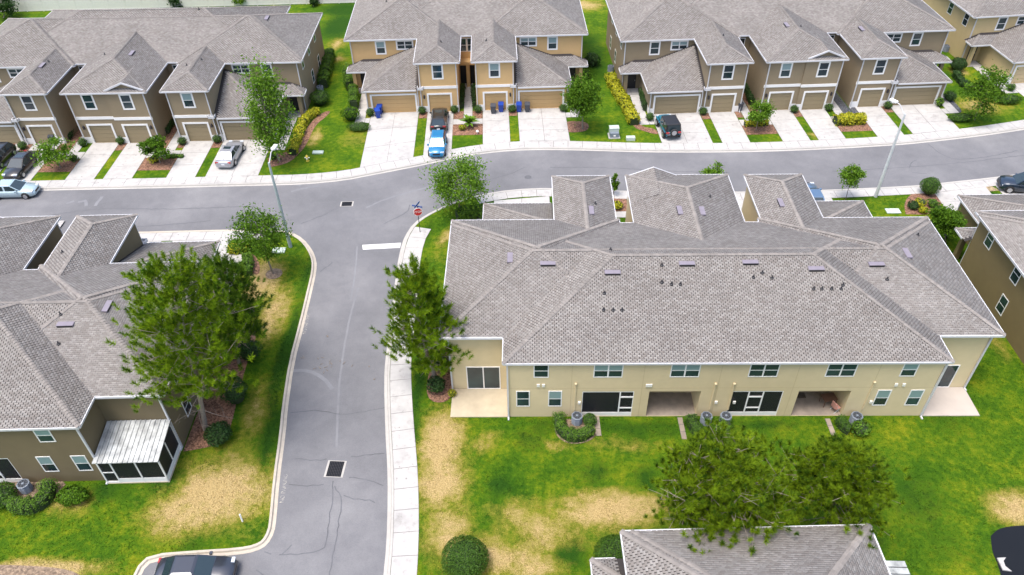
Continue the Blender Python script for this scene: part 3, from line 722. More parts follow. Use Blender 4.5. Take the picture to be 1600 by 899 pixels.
    def vent(B, u, v):
        x, y, z, a = B.roofpt(u, v)
        def mk():
            b = MB(); w, dn, up = .56, .2, .2      # local: +x is downhill
            sl = PITCH
            b.add([(-up, -w, up*sl+.05), (-up, w, up*sl+.05), (dn, w, -dn*sl+.2), (dn, -w, -dn*sl+.2), (-up, -w, up*sl-.05), (-up, w, up*sl-.05), (dn, w, -dn*sl+.08), (dn, -w, -dn*sl+.08)],
                  [(0, 3, 2, 1), (3, 7, 6, 2), (0, 4, 7, 3), (1, 2, 6, 5), (0, 1, 5, 4)])
            return b.mesh('roof_vent', M['vent'])
        o = ob('roof_vent', cached('vent', mk), B.root, (x, y, z), a)
        ob('vent_mouth', cached('ventm', lambda: MB().box(.195, .206, -.53, .53, -.2*PITCH+.0, -.2*PITCH+.16).mesh('vent_mouth', M['black'])), o)
    def pipe(B, u, v):
        x, y, z, a = B.roofpt(u, v)
        ob('vent_pipe', cached('pipe', lambda: MB().tube((0, 0, -.1), (0, 0, .24), .05, n=8).lathe([(.14, -.04), (.13, .05), (.07, .09)], 8).mesh('vent_pipe', M['dark'])), B.root, (x, y, z))
SW = {1: [2.0, 5.6, 9.3], 0: [5.3, 9.3]}
main = Block('townhouse_row', 'long beige townhouse row with grey hip roof, its patios facing the big lawn', (13.5, 35.82), 180, 'beige', sidewins={})
rr = Block('townhouse_row', 'dark brown townhouse row behind the street with a teal jeep on its driveway', (29.75, 102.5), 3.2, 'taupe', 6.1, sidewins=SW, back=False)
rc = Block('townhouse_row', 'peach orange townhouse row with a black SUV and a bright blue car on its driveway', (-7.25, 102.9), 2.2, 'peach', 6.12, units=4, sidewins={}, back=False)
rl = Block('townhouse_row', 'tan townhouse row at top left with black cars parked at its left end', (-44.4, 96.5), 1.0, 'taupe', 6.15, sidewins=SW, back=False)
tr = Block('townhouse_row', 'cream townhouse row cut off by the top right corner of the picture', (71.9, 109.8), 6, 'cream', 5.8, sidewins={1: [1.7, 5.3]}, back=False)
ll = Block('townhouse_row', 'brown townhouse row at far left with a white metal porch roof at its corner', (-42.8, 30.0), 181.8, 'brown', 5.85, sidewins={1: [10.3], 0: [10.6]})
re = Block('townhouse_row', 'olive brown townhouse row cut off by the right edge of the picture', (56.9, 36.8), 180.6, 'olive', sidewins={1: [2.0, 6.4], 0: [6.6]}, back=False)
br = Block('townhouse_row', 'townhouse row at the bottom edge of which mainly the grey hip roof shows', (21.7, 4.1), -88.4, 'beige', sidewins={}, front=False, back=False)
for b_, vs in ((main, [(856, 413), (957, 427), (1073, 413), (1172, 411), (1275, 421), (1369, 414), (1417, 397), (797, 404), (924, 330), (1062, 330), (1097, 331), (1220, 318)]), (ll, [(103, 508), (168, 480)]), (rl, [(66, 103), (206, 84), (417, 29)]), (rr, [(1229, 40), (1346, 46)])):
    for u, v in vs: b_.vent(u, v)
for b_, vs in ((main, [(1034, 442), (1049, 445), (1063, 445), (1034, 415), (1177, 434), (1191, 427), (1206, 435), (1317, 446), (1386, 437), (943, 485), (958, 485), (972, 485), (1271, 452), (1284, 452), (1299, 452), (1314, 452), (954, 391), (944, 459), (1434, 368), (930, 319), (1109, 308)]), (ll, [(95, 492), (92, 538), (98, 395)]), (rl, [(164, 86), (76, 97), (292, 103), (315, 94), (311, 15)]), (rc, [(689, 66), (760, 64), (604, 3)]), (rr, [(1130, 56), (1251, 42)])):
    for u, v in vs: b_.pipe(u, v)
#@@PART2
# ---------------------------------------------------------------- driveways, walks and beds
NS = offset(north, 1.73); SS = offset([p for p in se if p[0] > -5.5], 1.61); WS = offset([p for p in sw if p[1] > 57.9 and p[0] < -21], 1.71)
def reach(B, x, line, y0=-22.0):
    """local y where a line straight out of the house front meets the pavement edge"""
    for k in range(400):
        y = y0-.05*k; p = B.xy(x, y)
        for a, b in zip(line[:-1], line[1:]):
            if min(a[0], b[0]) <= p[0] <= max(a[0], b[0]):
                t = (p[0]-a[0])/(b[0]-a[0]+1e-9); yy = a[1]+t*(b[1]-a[1])
                if (p[1]-yy)*(B.xy(x, y0)[1]-yy) <= 0: return y
    return y0-8
def drive(B, x, hw, line, nu, lbl, y0=-22.03, nv=3):
    ya, yb = reach(B, x-hw, line), reach(B, x+hw, line)
    return slab_grid('driveway', lbl, [B.xy(x-hw, y0), B.xy(x+hw, y0), B.xy(x+hw, yb+.01), B.xy(x-hw, ya+.01)], nu, nv)
def rect(B, x0, x1, y0, y1): return [B.xy(x0, y0), B.xy(x1, y0), B.xy(x1, y1), B.xy(x0, y1)]
for B, line, nm in ((rl, NS, 'tan row'), (rc, NS, 'peach row'), (rr, NS, 'dark brown row'), (tr, NS, 'cream row'), (main, SS, 'beige row'), (ll, WS, 'far left row'), (re, SS, 'right edge row')):
    for x, y, wd, k in B.doors:
        if not B.seen(x, -24, 0, 200): continue
        drive(B, x, wd/2+.28, line, 2 if wd > 3 else 1, 'pale concrete driveway of the '+nm, y0=y-.03)
def walk(B, x0, x1, y0, y1, nu=1, nv=3): slab_grid('footpath', 'pale concrete footpath to a front door', rect(B, x0, x1, y0, y1), nu, nv, z1=.017, piece='concrete_slab')
def mb(B, x0, x1, y0, y1, m='mulch'): bed(rect(B, x0, x1, y0, y1), M[m], lbl='bed of '+('red bark mulch' if m == 'mulch' else 'dark stone chips'))
# gaps between wings: a path, a bar linking the driveways, and a mulched island
for B, k, px0, px1, bar, isl in ((rl, -1, -5.3, -4.3, -25.4, -27.9), (rl, 1, 5.1, 6.2, -25.4, -27.9), (rr, -1, -6.2, -5.2, -25.3, -27.3), (rr, 1, 4.25, 5.2, -25.0, -27.4), (main, -1, -6.2, -5.1, -25, -27.3), (main, 1, 5.1, 6.2, -25, -27.3), (ll, -1, -6.2, -5.1, -25, -27)):
    walk(B, px0, px1, -24.0, -15.3, 1, 6)
    xa, xb = sorted((k*3.47, k*6.96)); walk(B, xa+.01, xb-.01, bar, -24.02, 2, 1)
    mb(B, xa+.01, xb-.01, isl, bar-.02)
    mm = 'slate' if (B is rr and k > 0) else 'mulch'
    o0, o1 = (px1+.02, 6.2) if px0 < (4.2 if k > 0 else -5.25) or (B is rr and k > 0) else (4.2*k, px0)
    if B is rl and k < 0: o0, o1 = -6.25, -5.32
    if B is rl and k > 0: o0, o1 = 4.25, 5.08
    if B is rr and k < 0: o0, o1 = -5.18, -4.25
    if B in (rl, rr): mb(B, o0, o1, -23.4, -15.3, mm)
    c0, c1 = sorted((k*6.25, k*6.95))
    mb(B, c0, c1, -23.5, -22.15, mm)
walk(rc, -.5, .5, -24.0, -15.3, 1, 6); walk(rc, -1.68, 1.68, -25.2, -24.02, 2, 1); mb(rc, -1.68, 1.68, -27.6, -25.22)
for k in (-1, 1): mb(rc, *sorted((k*.52, k*1.65)), -23.98, -22.2)
for B in (rl, rc, rr, main):
    for k in (-1, 1):
        s_ = B.s; x0, x1 = sorted((k*(9.99-s_), k*(10.93-s_))); mb(B, x0, x1, -23.6, -22.2)
    if B.units == 6: mb(B, -.42, .42, -23.8, -22.3)
for B, k in ((rc, -1), (rc, 1), (rr, -1), (rr, 1), (tr, -1), (rl, 1), (main, 1), (main, -1), (ll, -1)):
    g_ = B.g; x0, x1 = sorted((k*(g_+.25), k*(g_+1.35)))
    walk(B, x0, x1, -24.3, -17.2, 1, 5); x0, x1 = sorted((k*(g_-.32), k*(g_+.23))); walk(B, x0, x1, -24.3, -23.2, 1, 1)
    x0, x1 = sorted((k*(g_+.1), k*(B.b-.1))); walk(B, x0, x1, -17.18, -15.65, 2, 1)
# free beds and slabs
bed(px([(421, 262), (417, 244), (440, 241), (460, 232), (472, 215), (482, 195), (500, 178), (517, 172), (513, 180), (492, 196), (480, 225), (468, 240), (452, 255)]), M['mulch'], lbl='curved bark bed under the tall tree')
bed(px([(879, 192), (895, 189), (917, 191), (921, 199), (915, 206), (882, 208)]), M['mulch'], lbl='round bark bed under the tree by the peach row')
bed(px([(948, 125), (958, 120), (985, 170), (1000, 198), (1024, 201), (1031, 212), (1005, 205), (988, 199)]), M['mulch'], lbl='curved bark bed under the yellow hedge')
bed(px([(380, 392), (402, 400), (408, 425), (398, 432), (388, 410)]), M['mulch'], lbl='narrow bark bed at the left corner')
b0 = at(428, 428); bed([(b0[0]+.75*math.cos(t), b0[1]+.75*math.sin(t)) for t in np.linspace(0, 2*math.pi, 12)[:-1]], M['soil'], lbl='ring of bare soil round the corner tree')
bed(px([(286, 706), (322, 700), (350, 692), (360, 670), (372, 620), (388, 560), (402, 525), (395, 512), (378, 520), (350, 560), (318, 620)]), M['mulch'], lbl='bark bed along the brown end wall')
bed(px([(708, 612), (706, 575), (700, 540), (690, 540), (678, 560), (668, 590), (666, 618), (678, 630), (700, 628)]), M['mulch'], lbl='bark bed beside the beige end wall')
bed(px([(868, 655), (866, 680), (890, 696), (925, 690), (938, 668), (930, 655)]), M['soil'], lbl='soil bed round the air conditioner hedge')
bed(px([(5, 745), (10, 800), (50, 808), (90, 770), (110, 750)]), M['soil'], lbl='soil bed round the far left hedge')
bed(px([(-60, 882), (60, 884), (125, 893), (150, 930), (60, 960), (-60, 960)]), M['soil'], lbl='bare soil patch at the bottom left corner')
bed(px([(1524, 284.5), (1535, 283.5), (1562, 298), (1545, 299.5)]), M['sand'], lbl='narrow dry tan strip between two driveways at right')
bed(px([(712, 348), (716, 330), (755, 330), (757, 348)]), M['mulch'], lbl='bark bed under the corner hedge')
bed(px([(1415, 335), (1412, 315), (1430, 298), (1462, 300), (1475, 315), (1455, 336)]), M['mulch'], lbl='flower bed at the end of the beige row')
bed(px([(1484, 170), (1470, 150), (1476, 146), (1502, 170), (1502, 178), (1490, 178)]), M['slate'], lbl='dark stone bed by the path')
bed(px([(936, 905), (925, 893), (945, 880), (990, 872), (990, 930), (936, 940)]), M['mulch'], lbl='bark bed by the bottom roof')
def pad(B, x0, x1, y0, y1, mat, lbl): 
    o = struct(MB().prism(ccw(rect(B, x0, x1, y0, y1)), -.05, .05).build('patio', mat)); o['label'] = lbl
pad(main, 14.66, 18.9, -2.62, .05, M['patio'], 'tan patio slab at the left end of the beige row')
pad(main, -18.9, -14.66, -2.62, .05, M['patio_pink'], 'pale pink patio slab at the right end of the beige row')
pad(ll, -18.9, -14.66, -2.62, .3, M['patio'], 'porch floor of the brown row')
for u, v in ((933, 655), (1064, 660), (1296, 662)):
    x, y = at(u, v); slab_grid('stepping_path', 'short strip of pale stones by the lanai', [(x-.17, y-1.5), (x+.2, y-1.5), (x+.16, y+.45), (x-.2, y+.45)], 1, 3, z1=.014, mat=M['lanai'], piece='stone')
# road details
def flat(poly, z, mat, name, parent=road):
    V, F = fill(poly, z); return ob(name, npmesh(name, V, F, mat), parent)
RP = lambda pts: px(pts, RZ)
SCUFF = []
M['worn'] = simple('worn_white_road_paint', (.52, .52, .51), .8, kind='world', scale=9, var=.15)
flat(RP([(566, 383), (627, 379.5), (625, 387.5), (567, 390.5)]), RZ+.004, M['worn'], 'stop_line')
for q in ([(122, 316), (136, 313), (134, 322)], [(148, 322), (156, 312), (160, 307)], [(104, 318), (116, 314)], [(430, 286.5), (445, 285), (470, 291)], [(455, 300), (480, 293), (500, 291)]): SCUFF.append(q)
RIB = [0]
def ribbon(pts, w, mat, name, z=RZ+.004, jit=.0):
    RIB[0] += 1; z += RIB[0]*.00012
    p = resample(smooth_pl(RP(pts), 2), .35); p = [(x+random.uniform(-jit, jit), y+random.uniform(-jit, jit)) for x, y in p]
    a, b_ = offset(p, w/2), offset(p, -w/2); n = len(p); m = MB(); m.v = [(x, y, z) for x, y in a+b_]; m.f = [(i, i+1, n+i+1, n+i) for i in range(n-1)]
    return ob(name, m.mesh(name, mat), road)
ribbon([(560, 450), (545, 500), (535, 560), (528, 620), (526, 700)], .16, M['seam'], 'pale_seam', jit=.02)
for q in SCUFF: ribbon(q, .3, M['seam'], 'pale_scuff', jit=.05)
ribbon([(558, 385), (556, 420), (548, 470)], .14, M['seam'], 'pale_seam', jit=.02)
ribbon([(572, 325), (600, 312), (640, 300), (672, 292)], .22, M['seam'], 'pale_seam', jit=.03)
ribbon([(455, 580), (480, 578), (505, 590), (520, 608)], .3, M['seam'], 'pale_seam', jit=.03)
for c in ([(520, 752), (520, 780), (514, 810), (511, 845), (505, 862), (470, 866), (437, 867)], [(522, 760), (536, 778), (530, 810), (524, 850), (516, 890), (508, 930)], [(536, 775), (560, 782), (580, 780), (585, 785)], [(545, 746), (575, 750), (600, 760)], [(548, 714), (570, 712), (602, 708)], [(440, 866), (455, 852)], [(400, 891), (412, 899), (420, 915)], [(414, 862), (424, 865)], [(510, 718), (490, 720), (460, 717)], [(505, 757), (480, 760), (450, 758)], [(455, 645), (500, 640), (530, 650), (600, 638)], [(470, 350), (510, 335), (535, 320)], [(860, 262), (950, 262), (1040, 268), (1140, 270)], [(1300, 268), (1400, 263), (1500, 255), (1600, 243)], [(1450, 225), (1475, 245), (1500, 250), (1540, 246), (1590, 236)], [(1420, 262), (1424, 254), (1432, 250)], [(1426, 270), (1448, 272)], [(600, 350), (640, 330), (640, 320)], [(60, 340), (150, 325), (250, 328), (400, 322)], [(500, 425), (520, 410)], [(745, 285), (790, 275), (820, 262)], [(200, 355), (260, 352), (330, 345)]):
    ribbon(c, .07, M['crack'], 'crack', RZ+.008, .05)
for k in range(26):      # fallen bits of bark on the side street
    u, v = (random.gauss(505, 22), random.gauss(568, 6)) if k < 16 else (random.choice([(465, 565), (485, 563), (487, 587), (539, 568), (577, 573), (585, 593), (512, 526), (516, 522), (600, 540), (500, 575)]))
    x, y = at(u, v, RZ); a = random.uniform(0, 3); l = random.uniform(.05, .16)
    o = ob('bark_scrap', MB().tube((-l, 0, 0), (l, random.uniform(-.05, .05), .02), .025, .015, 5).mesh('bark_scrap', M['bark']), road, (x, y, RZ+.03), a)
def text(txt, size, mat, name, parent, loc, rot, sx=1):
    cu = bpy.data.curves.new(name, 'FONT'); cu.body = txt; cu.size = size; cu.align_x = 'CENTER'; cu.align_y = 'CENTER'; cu.extrude = .002
    t = bpy.data.objects.new(name, cu); COL.objects.link(t); dg = bpy.context.evaluated_depsgraph_get()
    me = bpy.data.meshes.new_from_object(t.evaluated_get(dg)); bpy.data.objects.remove(t); me.materials.clear(); me.materials.append(mat)
    o = bpy.data.objects.new(name, me); COL.objects.link(o); o.parent = parent; o.location = loc; o.rotation_euler = rot; o.scale = (sx, 1, 1); return o
m, nt, b = newmat('faded_road_lettering'); M['fade'] = m
v = coord(nt, 'world'); c = ramp(nt, noise(nt, v, 6, 4), [(.42, (.185, .185, .192)), (.62, (.40, .37, .32))]); link(nt, c, b.inputs['Base Color']); b.inputs['Roughness'].default_value = .9
for (u0, v0), (u1, v1) in (((440, 788), (447.5, 739)), ((475, 524), (483, 489))):
    a, b_ = at(u0, v0, RZ), at(u1, v1, RZ); ang = math.atan2(b_[1]-a[1], b_[0]-a[0]); L = math.dist(a, b_)
    o = text('NO PARKING', .5, M['fade'], 'no_parking_lettering', road, ((a[0]+b_[0])/2, (a[1]+b_[1])/2, RZ+.006), (0, 0, ang)); o.scale = (L/3.3, .8, 1)
def grate(u, v, wx, wy, rz, lbl):
    x, y = at(u, v, RZ); t = thing('drain_grate', lbl, 'drain', (x, y, RZ+.006), rz)
    MB().box(-wx/2-.14, -wx/2, -wy/2-.05, wy/2+.05, 0, .01).box(wx/2, wx/2+.14, -wy/2-.05, wy/2+.05, 0, .01).box(-wx/2, wx/2, wy/2, wy/2+.05, 0, .009).box(-wx/2, wx/2, -wy/2-.05, -wy/2, 0, .009).build('frame', M['kerb'], t)
    MB().box(-wx/2, wx/2, -wy/2, wy/2, -.002, .003).build('pit', M['black'], t)
    g = MB()
    for i in range(9): g.box(-wx/2+(i+.3)*wx/9, -wx/2+(i+.7)*wx/9, -wy/2, wy/2, .004, .012)
    for i in range(10): g.box(-wx/2, wx/2, -wy/2+(i+.4)*wy/10, -wy/2+(i+.6)*wy/10, .003, .010)
    g.build('grate', M['iron'], t)
grate(524, 733, 1.02, 1.25, -.05, 'large dark drain grate in the middle of the side street')
grate(542, 319, 1.0, .72, .03, 'smaller drain grate at the street junction')
x, y = at(825, 277, RZ); tag(ob('manhole_cover', MB().lathe([(.36, 0), (.36, .008), (.3, .01), (.28, .006)], 20).mesh('manhole_cover', M['crack']), None, (x, y, RZ)), 'round manhole cover in the street behind the beige row', 'manhole')
x, y = at(508, 291.5, RZ)
# pond with a sandy bank and a concrete spillway
pw = px([(1548, 838), (1560, 826), (1590, 821), (1640, 822), (1760, 850), (1760, 1000), (1580, 1000), (1566, 905), (1558, 880), (1550, 862)])
o = bed(pw, M['water'], 'pond', 'dark still pond water at the bottom right corner', .016)
a = px([(1557, 873), (1571, 872.5), (1567, 878), (1570, 886), (1580, 894), (1566, 892)]); tag(MB().prism(ccw(a), -.02, .10).build('spillway', M['concrete']), 'small pale concrete spillway at the pond edge', 'spillway')

# ---------------------------------------------------------------- fence, poles, signs, utilities
fa, fb = at(-60, 21), at(600, 3.5); L = math.dist(fa, fb); fd = ((fb[0]-fa[0])/L, (fb[1]-fa[1])/L); fr = math.atan2(fd[1], fd[0]); nP = int(L/2.4)
fence = thing('privacy_fence', 'long cream vinyl privacy fence behind the tan row', 'fence', (*fa, 0), fr)
pm = MB().box(.07, 2.33, -.025, .025, .05, 1.95).box(.07, 2.33, -.045, .045, 1.83, 1.98).box(.07, 2.33, -.045, .045, .05, .2)
for k in range(14): pm.box(.07+k*.1614, .07+k*.1614+.15, -.032, .032, .2, 1.83)
pm = pm.mesh('fence_panel', M['vinyl']); pst = MB().box(-.065, .065, -.065, .065, 0, 2.05).lathe([(.1, 2.05), (.02, 2.14)], 4).mesh('fence_post', M['vinyl'])
for k in range(nP+1):
    ob('fence_post', pst, fence, (k*2.4, 0, 0))
    if k < nP: ob('fence_panel', pm, fence, (k*2.4, 0, 0))
def lamp(u, v, top, label, h, mat, rz):
    x, y = at(u, v); t = thing('street_lamp', label, 'street lamp', (x, y, 0), rz)
    MB().tube((0, 0, 0), (0, 0, h), .17, .09, 10).build('pole', mat, t)
    MB().tube((0, 0, h-.15), (.75, 0, h+.55), .05, .04, 8).tube((.75, 0, h+.55), (1.25, 0, h+.62), .04, .035, 8).build('arm', M['fascia'], t)
    MB().box(1.1, 1.85, -.16, .16, h+.55, h+.7).lathe([(.1, 0), (.16, .02), (.02, .1)], 8, (1.45, 0, h+.44)).build('lamp_head', M['white'], t)
lamp(1368, 307.5, 0, 'pale street lamp standing on the lawn at the end of the beige row', 9.0, M['galv'], math.radians(120))
lamp(454, 386, 0, 'greenish street lamp standing at the left street corner', 9.0, M['lamp_green'], math.radians(80))
x, y = at(656.5, 363); t = thing('stop_sign', 'red stop sign with blue street name blades on a thin post', 'stop sign', (x, y, 0), 0)
MB().tube((0, 0, 0), (0, 0, 3.05), .035, .03, 6).build('post', M['dark'], t)
def octa(r, y0, y1):
    p = [(r*math.cos(R(22.5+45*k)), r*math.sin(R(22.5+45*k))) for k in range(8)]; b = MB()
    vs = [(x, y0, z+2.35) for x, z in p]+[(x, y1, z+2.35) for x, z in p]
    return b.add(vs, [tuple(range(7, -1, -1)), tuple(range(8, 16))]+[(k, (k+1) % 8, 8+(k+1) % 8, 8+k) for k in range(8)])
pl = octa(.44, -.06, -.04).build('sign_plate', M['white'], t); octa(.405, -.066, -.0605).build('red_face', M['red'], pl)
text('STOP', .33, M['white'], 'lettering', pl, (0, -.069, 2.35), (math.pi/2, 0, 0))
t.rotation_euler = (0, 0, R(12))
for rz, z in ((-.5, 2.95), (1.0, 3.12)):
    bl = MB().box(-.5, .5, -.012, .012, -.1, .1).build('street_name_blade', M['signblue'], t); bl.location = (0, 0, z); bl.rotation_euler = (0, 0, rz)
    ob('blade_border', MB().box(-.47, .47, -.016, .016, .075, .085).box(-.47, .47, -.016, .016, -.085, -.075).mesh('blade_border', M['white']), bl)
def slabthing(u, v, wx, wy, h, mat, name, label, cat, rz=0):
    x, y = at(u, v); t = thing(name, label, cat, (x, y, 0), rz)
    MB().box(-wx/2, wx/2, -wy/2, wy/2, 0, h).build('base', mat, t)
    MB().box(-wx/2+.05, wx/2-.05, -wy/2+.05, wy/2-.05, h, h+.025).build('lid', mat, t); return t
slabthing(436, 392, 1.15, .75, .08, M['utility'], 'utility_cover', 'pale green utility cover in the grass beside the left street lamp', 'utility cover')
slabthing(497, 239, 1.15, .55, .12, M['utility'], 'utility_cover', 'pale green utility cover in the lawn left of the peach row', 'utility cover')
slabthing(1395, 330.5, 1.3, .75, .08, M['utility'], 'utility_cover', 'pale utility cover in the lawn right of the pale street lamp', 'utility cover')
slabthing(985, 219, .95, .5, .4, M['utility'], 'utility_pedestal', 'low pale green utility box near the kerb in front of the yellow hedge', 'utility box')
x, y = at(959, 213); t = thing('transformer', 'tall pale green electric transformer on a pad between the peach and dark brown rows', 'transformer', (x, y, 0), .05)
MB().box(-.62, .62, -.6, .6, 0, .09).build('pad', M['concrete'], t); MB().box(-.5, .5, -.1, .5, .09, 1.0).build('cabinet', M['utility'], t)
MB().box(-.48, .48, -.5, -.11, .09, .62).build('terminal_box', M['ac'], t); d = MB().box(-.12, .12, -.515, -.5, .25, .42).build('warning_label', M['white'], t)
MB().add([(-.53, -.14, 1.02), (.53, -.14, 1.02), (.53, .53, 1.06), (-.53, .53, 1.06), (-.53, -.14, .98), (.53, -.14, .98), (.53, .53, 1.0), (-.53, .53, 1.0)], [(0, 1, 2, 3), (0, 4, 5, 1), (1, 5, 6, 2), (3, 7, 4, 0), (2, 6, 7, 3)]).build('lid', M['utility'], t)
x, y = at(481, 252); t = thing('fire_hydrant', 'small yellow and white fire hydrant on the lawn left of the peach row', 'hydrant', (x, y, 0))
MB().lathe([(.18, 0), (.18, .06), (.12, .08), (.12, .5), (.16, .52), (.14, .62), (.06, .72), (.03, .78)], 10).build('barrel', M['yellow'], t); MB().tube((-.26, 0, .42), (.26, 0, .42), .06, n=8).tube((0, -.24, .38), (0, 0, .38), .075, n=8).build('outlet', M['white'], t)
x, y = at(379, 815); t = thing('marker_post', 'short white marker post leaning on the dry lawn', 'post', (x, y, 0)); MB().tube((0, 0, 0), (-.05, .1, .6), .055, .055, 8).build('shaft', M['white'], t); MB().lathe([(.06, 0), (.05, .05), (.01, .07)], 8, (-.05, .1, .6)).build('cap', M['white'], t)
x, y = at(746, 209); tag(ob('garden_lamp', MB().lathe([(.03, 0), (.03, .2), (.15, .22), (.17, .3), (.1, .4), (.02, .44)], 10).mesh('garden_lamp', M['white']), None, (x, y, 0)), 'round white garden lamp in the bark bed of the peach row', 'garden lamp')
AC = {}
def ac_unit(u, v, label, rz=0, sc=1):
    x, y = at(u, v); t = thing('air_conditioner', label, 'air conditioner', (x, y, 0), rz, 'air conditioners beside the house walls')
    def body():
        b = MB()
        for i in range(12): b.lathe([(.46, .06+i*.06), (.465, .075+i*.06), (.44, .1+i*.06)], 8)
        return b.lathe([(.44, 0), (.44, .76), (.47, .78), (.47, .84), (.40, .86), (.36, .85)], 8).mesh('housing', M['ac'])
    ob('housing', cached('acb', body), t, (0, 0, 0), R(22.5))
    ob('fan_opening', cached('aco', lambda: MB().lathe([(.36, .853), (.35, .858), (.02, .86)], 16).mesh('fan_opening', M['black'])), t)
    def grill():
        b = MB()
        for r_ in (.1, .2, .3, .36):
            for k in range(16):
                a0, a1 = 2*math.pi*k/16, 2*math.pi*(k+1)/16; b.tube((r_*math.cos(a0), r_*math.sin(a0), .875), (r_*math.cos(a1), r_*math.sin(a1), .875), .008, n=4, cap=False)
        for k in range(8): b.tube((0, 0, .88), (.4*math.cos(k*.785), .4*math.sin(k*.785), .87), .008, n=4, cap=False)
        return b.lathe([(.11, .87), (.1, .9), (.02, .91)], 10).mesh('fan_guard', M['ac'])
    ob('fan_guard', cached('acg', grill), t); t.scale = (.88, .88, .88)
for u, v, l in ((901, 660, 'air conditioner enclosed by the round hedge behind the beige row, leftmost there'), (1102, 660, 'left one of the pair of air conditioners between the two middle lanais'), (1132, 660, 'right one of the pair of air conditioners between the two middle lanais'), (1335, 660, 'air conditioner between the open lanai and the small windows at right'), (43, 766, 'air conditioner enclosed by the far left hedge'), (954, 112, 'air conditioner at the left end of the dark brown row above the yellow hedge'), (501, 144, 'air conditioner standing between hedges at the right end of the tan row'), (1477, 80, 'air conditioner in the gap between the dark brown and cream rows')): ac_unit(u, v, l)
# pipe covers, house lights and vents on the beige back wall
for u, v, z1 in ((897, 646, 3.5), (1107, 647, 3.45), (1135, 647, 3.45), (1345, 646, 3.55)):
    x = aty(u, v, 35.82)[0]; lx = 13.5-x
    ob('conduit', MB().box(-.05, .05, 0, .07, .75, z1).lathe([(.09, 0), (.1, .1), (.04, .15)], 8, (0, .05, z1)).mesh('conduit', M['beige']), main.root, (lx, .0, 0))
    ob('meter_box', MB().box(-.09, .09, .0, .1, 0, .22).mesh('meter_box', M['vinyl']), main.root, (lx-.32, 0, 1.45))
for u, v in ((841, 602), (849, 602), (1014, 602), (1400, 601), (1412, 601)):
    x, z = aty(u, v, 35.82); big = u == 1014; q = .22 if big else .1
    ob('wall_vent', MB().box(-q, q, 0, .08, -.12, .12).mesh('wall_vent', M['vinyl']), main.root, (13.5-x, 0, z))
for u, v in ((76, 703), (83, 702), (97, 702)):
    pass
def lanai_screen(B, xc, door, kick=.42):
    """white framed insect screen closing a covered porch; door = (x0,x1) of the door bay, local to the opening"""
    f = MB(); W = 1.8; bars = [-W, *door, W] if door[1] < W-.05 else [-W, door[0], W]
    f.box(-W, W, -.04, .04, 2.6, 2.68)
    for x in bars: f.box(x-.045, x+.045, -.05, .05, .03, 2.6)
    f.box(-W, W, -.035, .035, .03, kick); f.box(door[0], door[1], -.045, .045, 2.0, 2.12); f.box(door[0], door[1], -.045, .045, .85, .95)
    o = f.build('lanai_screen', M['white'], B.root); o.location = (xc, -.06, 0); o.rotation_euler = (0, 0, math.pi)
    e = sorted({-W, *door, W})
    for x0, x1 in zip(e[:-1], e[1:]):
        if x1-x0 > .1: ob('screen_panel', MB().box(x0+.04, x1-.04, -.006, .006, kick, 2.6).mesh('screen_panel', M['screen']), o)
lanai_screen(main, 7.7, (.85, 1.8)); lanai_screen(main, -2.65, (-.55, .45)); lanai_screen(ll, -7.3, (-.3, .6))
# furniture on the open lanai
def wpt(B, x, y, z=0): p = B.tf(np.array((x, y, float(z)))); return tuple(p)
p = wpt(main, -8.4, -1.1, .03); t = thing('patio_table', 'brown patio table on the right open lanai', 'table', p, .2)
MB().box(-.5, .5, -.35, .35, .68, .73).build('table_top', M['wood'], t)
for sx in (-.44, .44):
    for sy in (-.29, .29): MB().tube((sx, sy, 0), (sx, sy, .68), .03, n=6).build('leg', M['wood'], t)
p = wpt(main, -8.75, -.45, .03); t = thing('patio_chair', 'light folding chair with pink cushion on the right open lanai', 'chair', p, 1.9)
MB().box(-.24, .24, -.24, .24, .42, .47).build('seat', M['cushion'], t); MB().box(-.24, .24, .2, .25, .47, .95).build('backrest', M['cushion'], t)
for sx in (-.22, .22): MB().tube((sx, -.22, 0), (sx, .22, .9), .018, n=6).tube((sx, .22, 0), (sx, -.22, .44), .018, n=6).build('leg', M['galv'], t)
p = wpt(main, -6.6, -1.9, .03); t = thing('doormat', 'dark brown mat by the back door of the right open lanai', 'mat', p); MB().box(-.45, .45, -.28, .28, 0, .015).build('mat_body', M['wood'], t)
p = wpt(main, -5.55, .1, .05)
p = wpt(main, 7.3, -1.0, .03); t = thing('patio_table', 'round dark table behind the screen of the left lanai', 'table', p); MB().lathe([(.4, .7), (.42, .72), (.4, .74)], 14).build('table_top', M['ac'], t); MB().tube((0, 0, 0), (0, 0, .7), .04).lathe([(.25, 0), (.05, .05)], 10).build('pedestal', M['dark'], t)
# screened porch of the brown row
t = ll.root; x0, x1, y0, y1 = -18.85, -14.72, -2.6, .28
fr = MB(); zt = 2.42
for x in (x0+.04, x1-.9, x1-.05, (x0+x1-.9)/2): fr.box(x-.045, x+.045, y1-.09, y1, .05, zt)
for y in (y0+.05, (y0+y1)/2): fr.box(x0, x0+.09, y-.045, y+.045, .05, zt+.15)
fr.box(x0, x1, y1-.085, y1-.005, zt, zt+.12); fr.box(x0, x1-.9, y1-.07, y1-.02, .05, .5); fr.box(x0+.02, x0+.07, y0, y1, .05, .5); fr.box(x1-.9, x1, y1-.08, y1-.01, 1.15, 1.23); fr.box(x1-.9, x1, y1-.08, y1-.01, .05, .2)
po = fr.build('porch_screen', M['white'], t)
for q in ((x0+.08, (x0+x1-.9)/2-.04), ((x0+x1-.9)/2+.04, x1-.94), (x1-.86, x1-.09)): ob('screen_panel', MB().box(q[0], q[1], y1-.052, y1-.044, .3, zt).mesh('screen_panel', M['screen']), po)
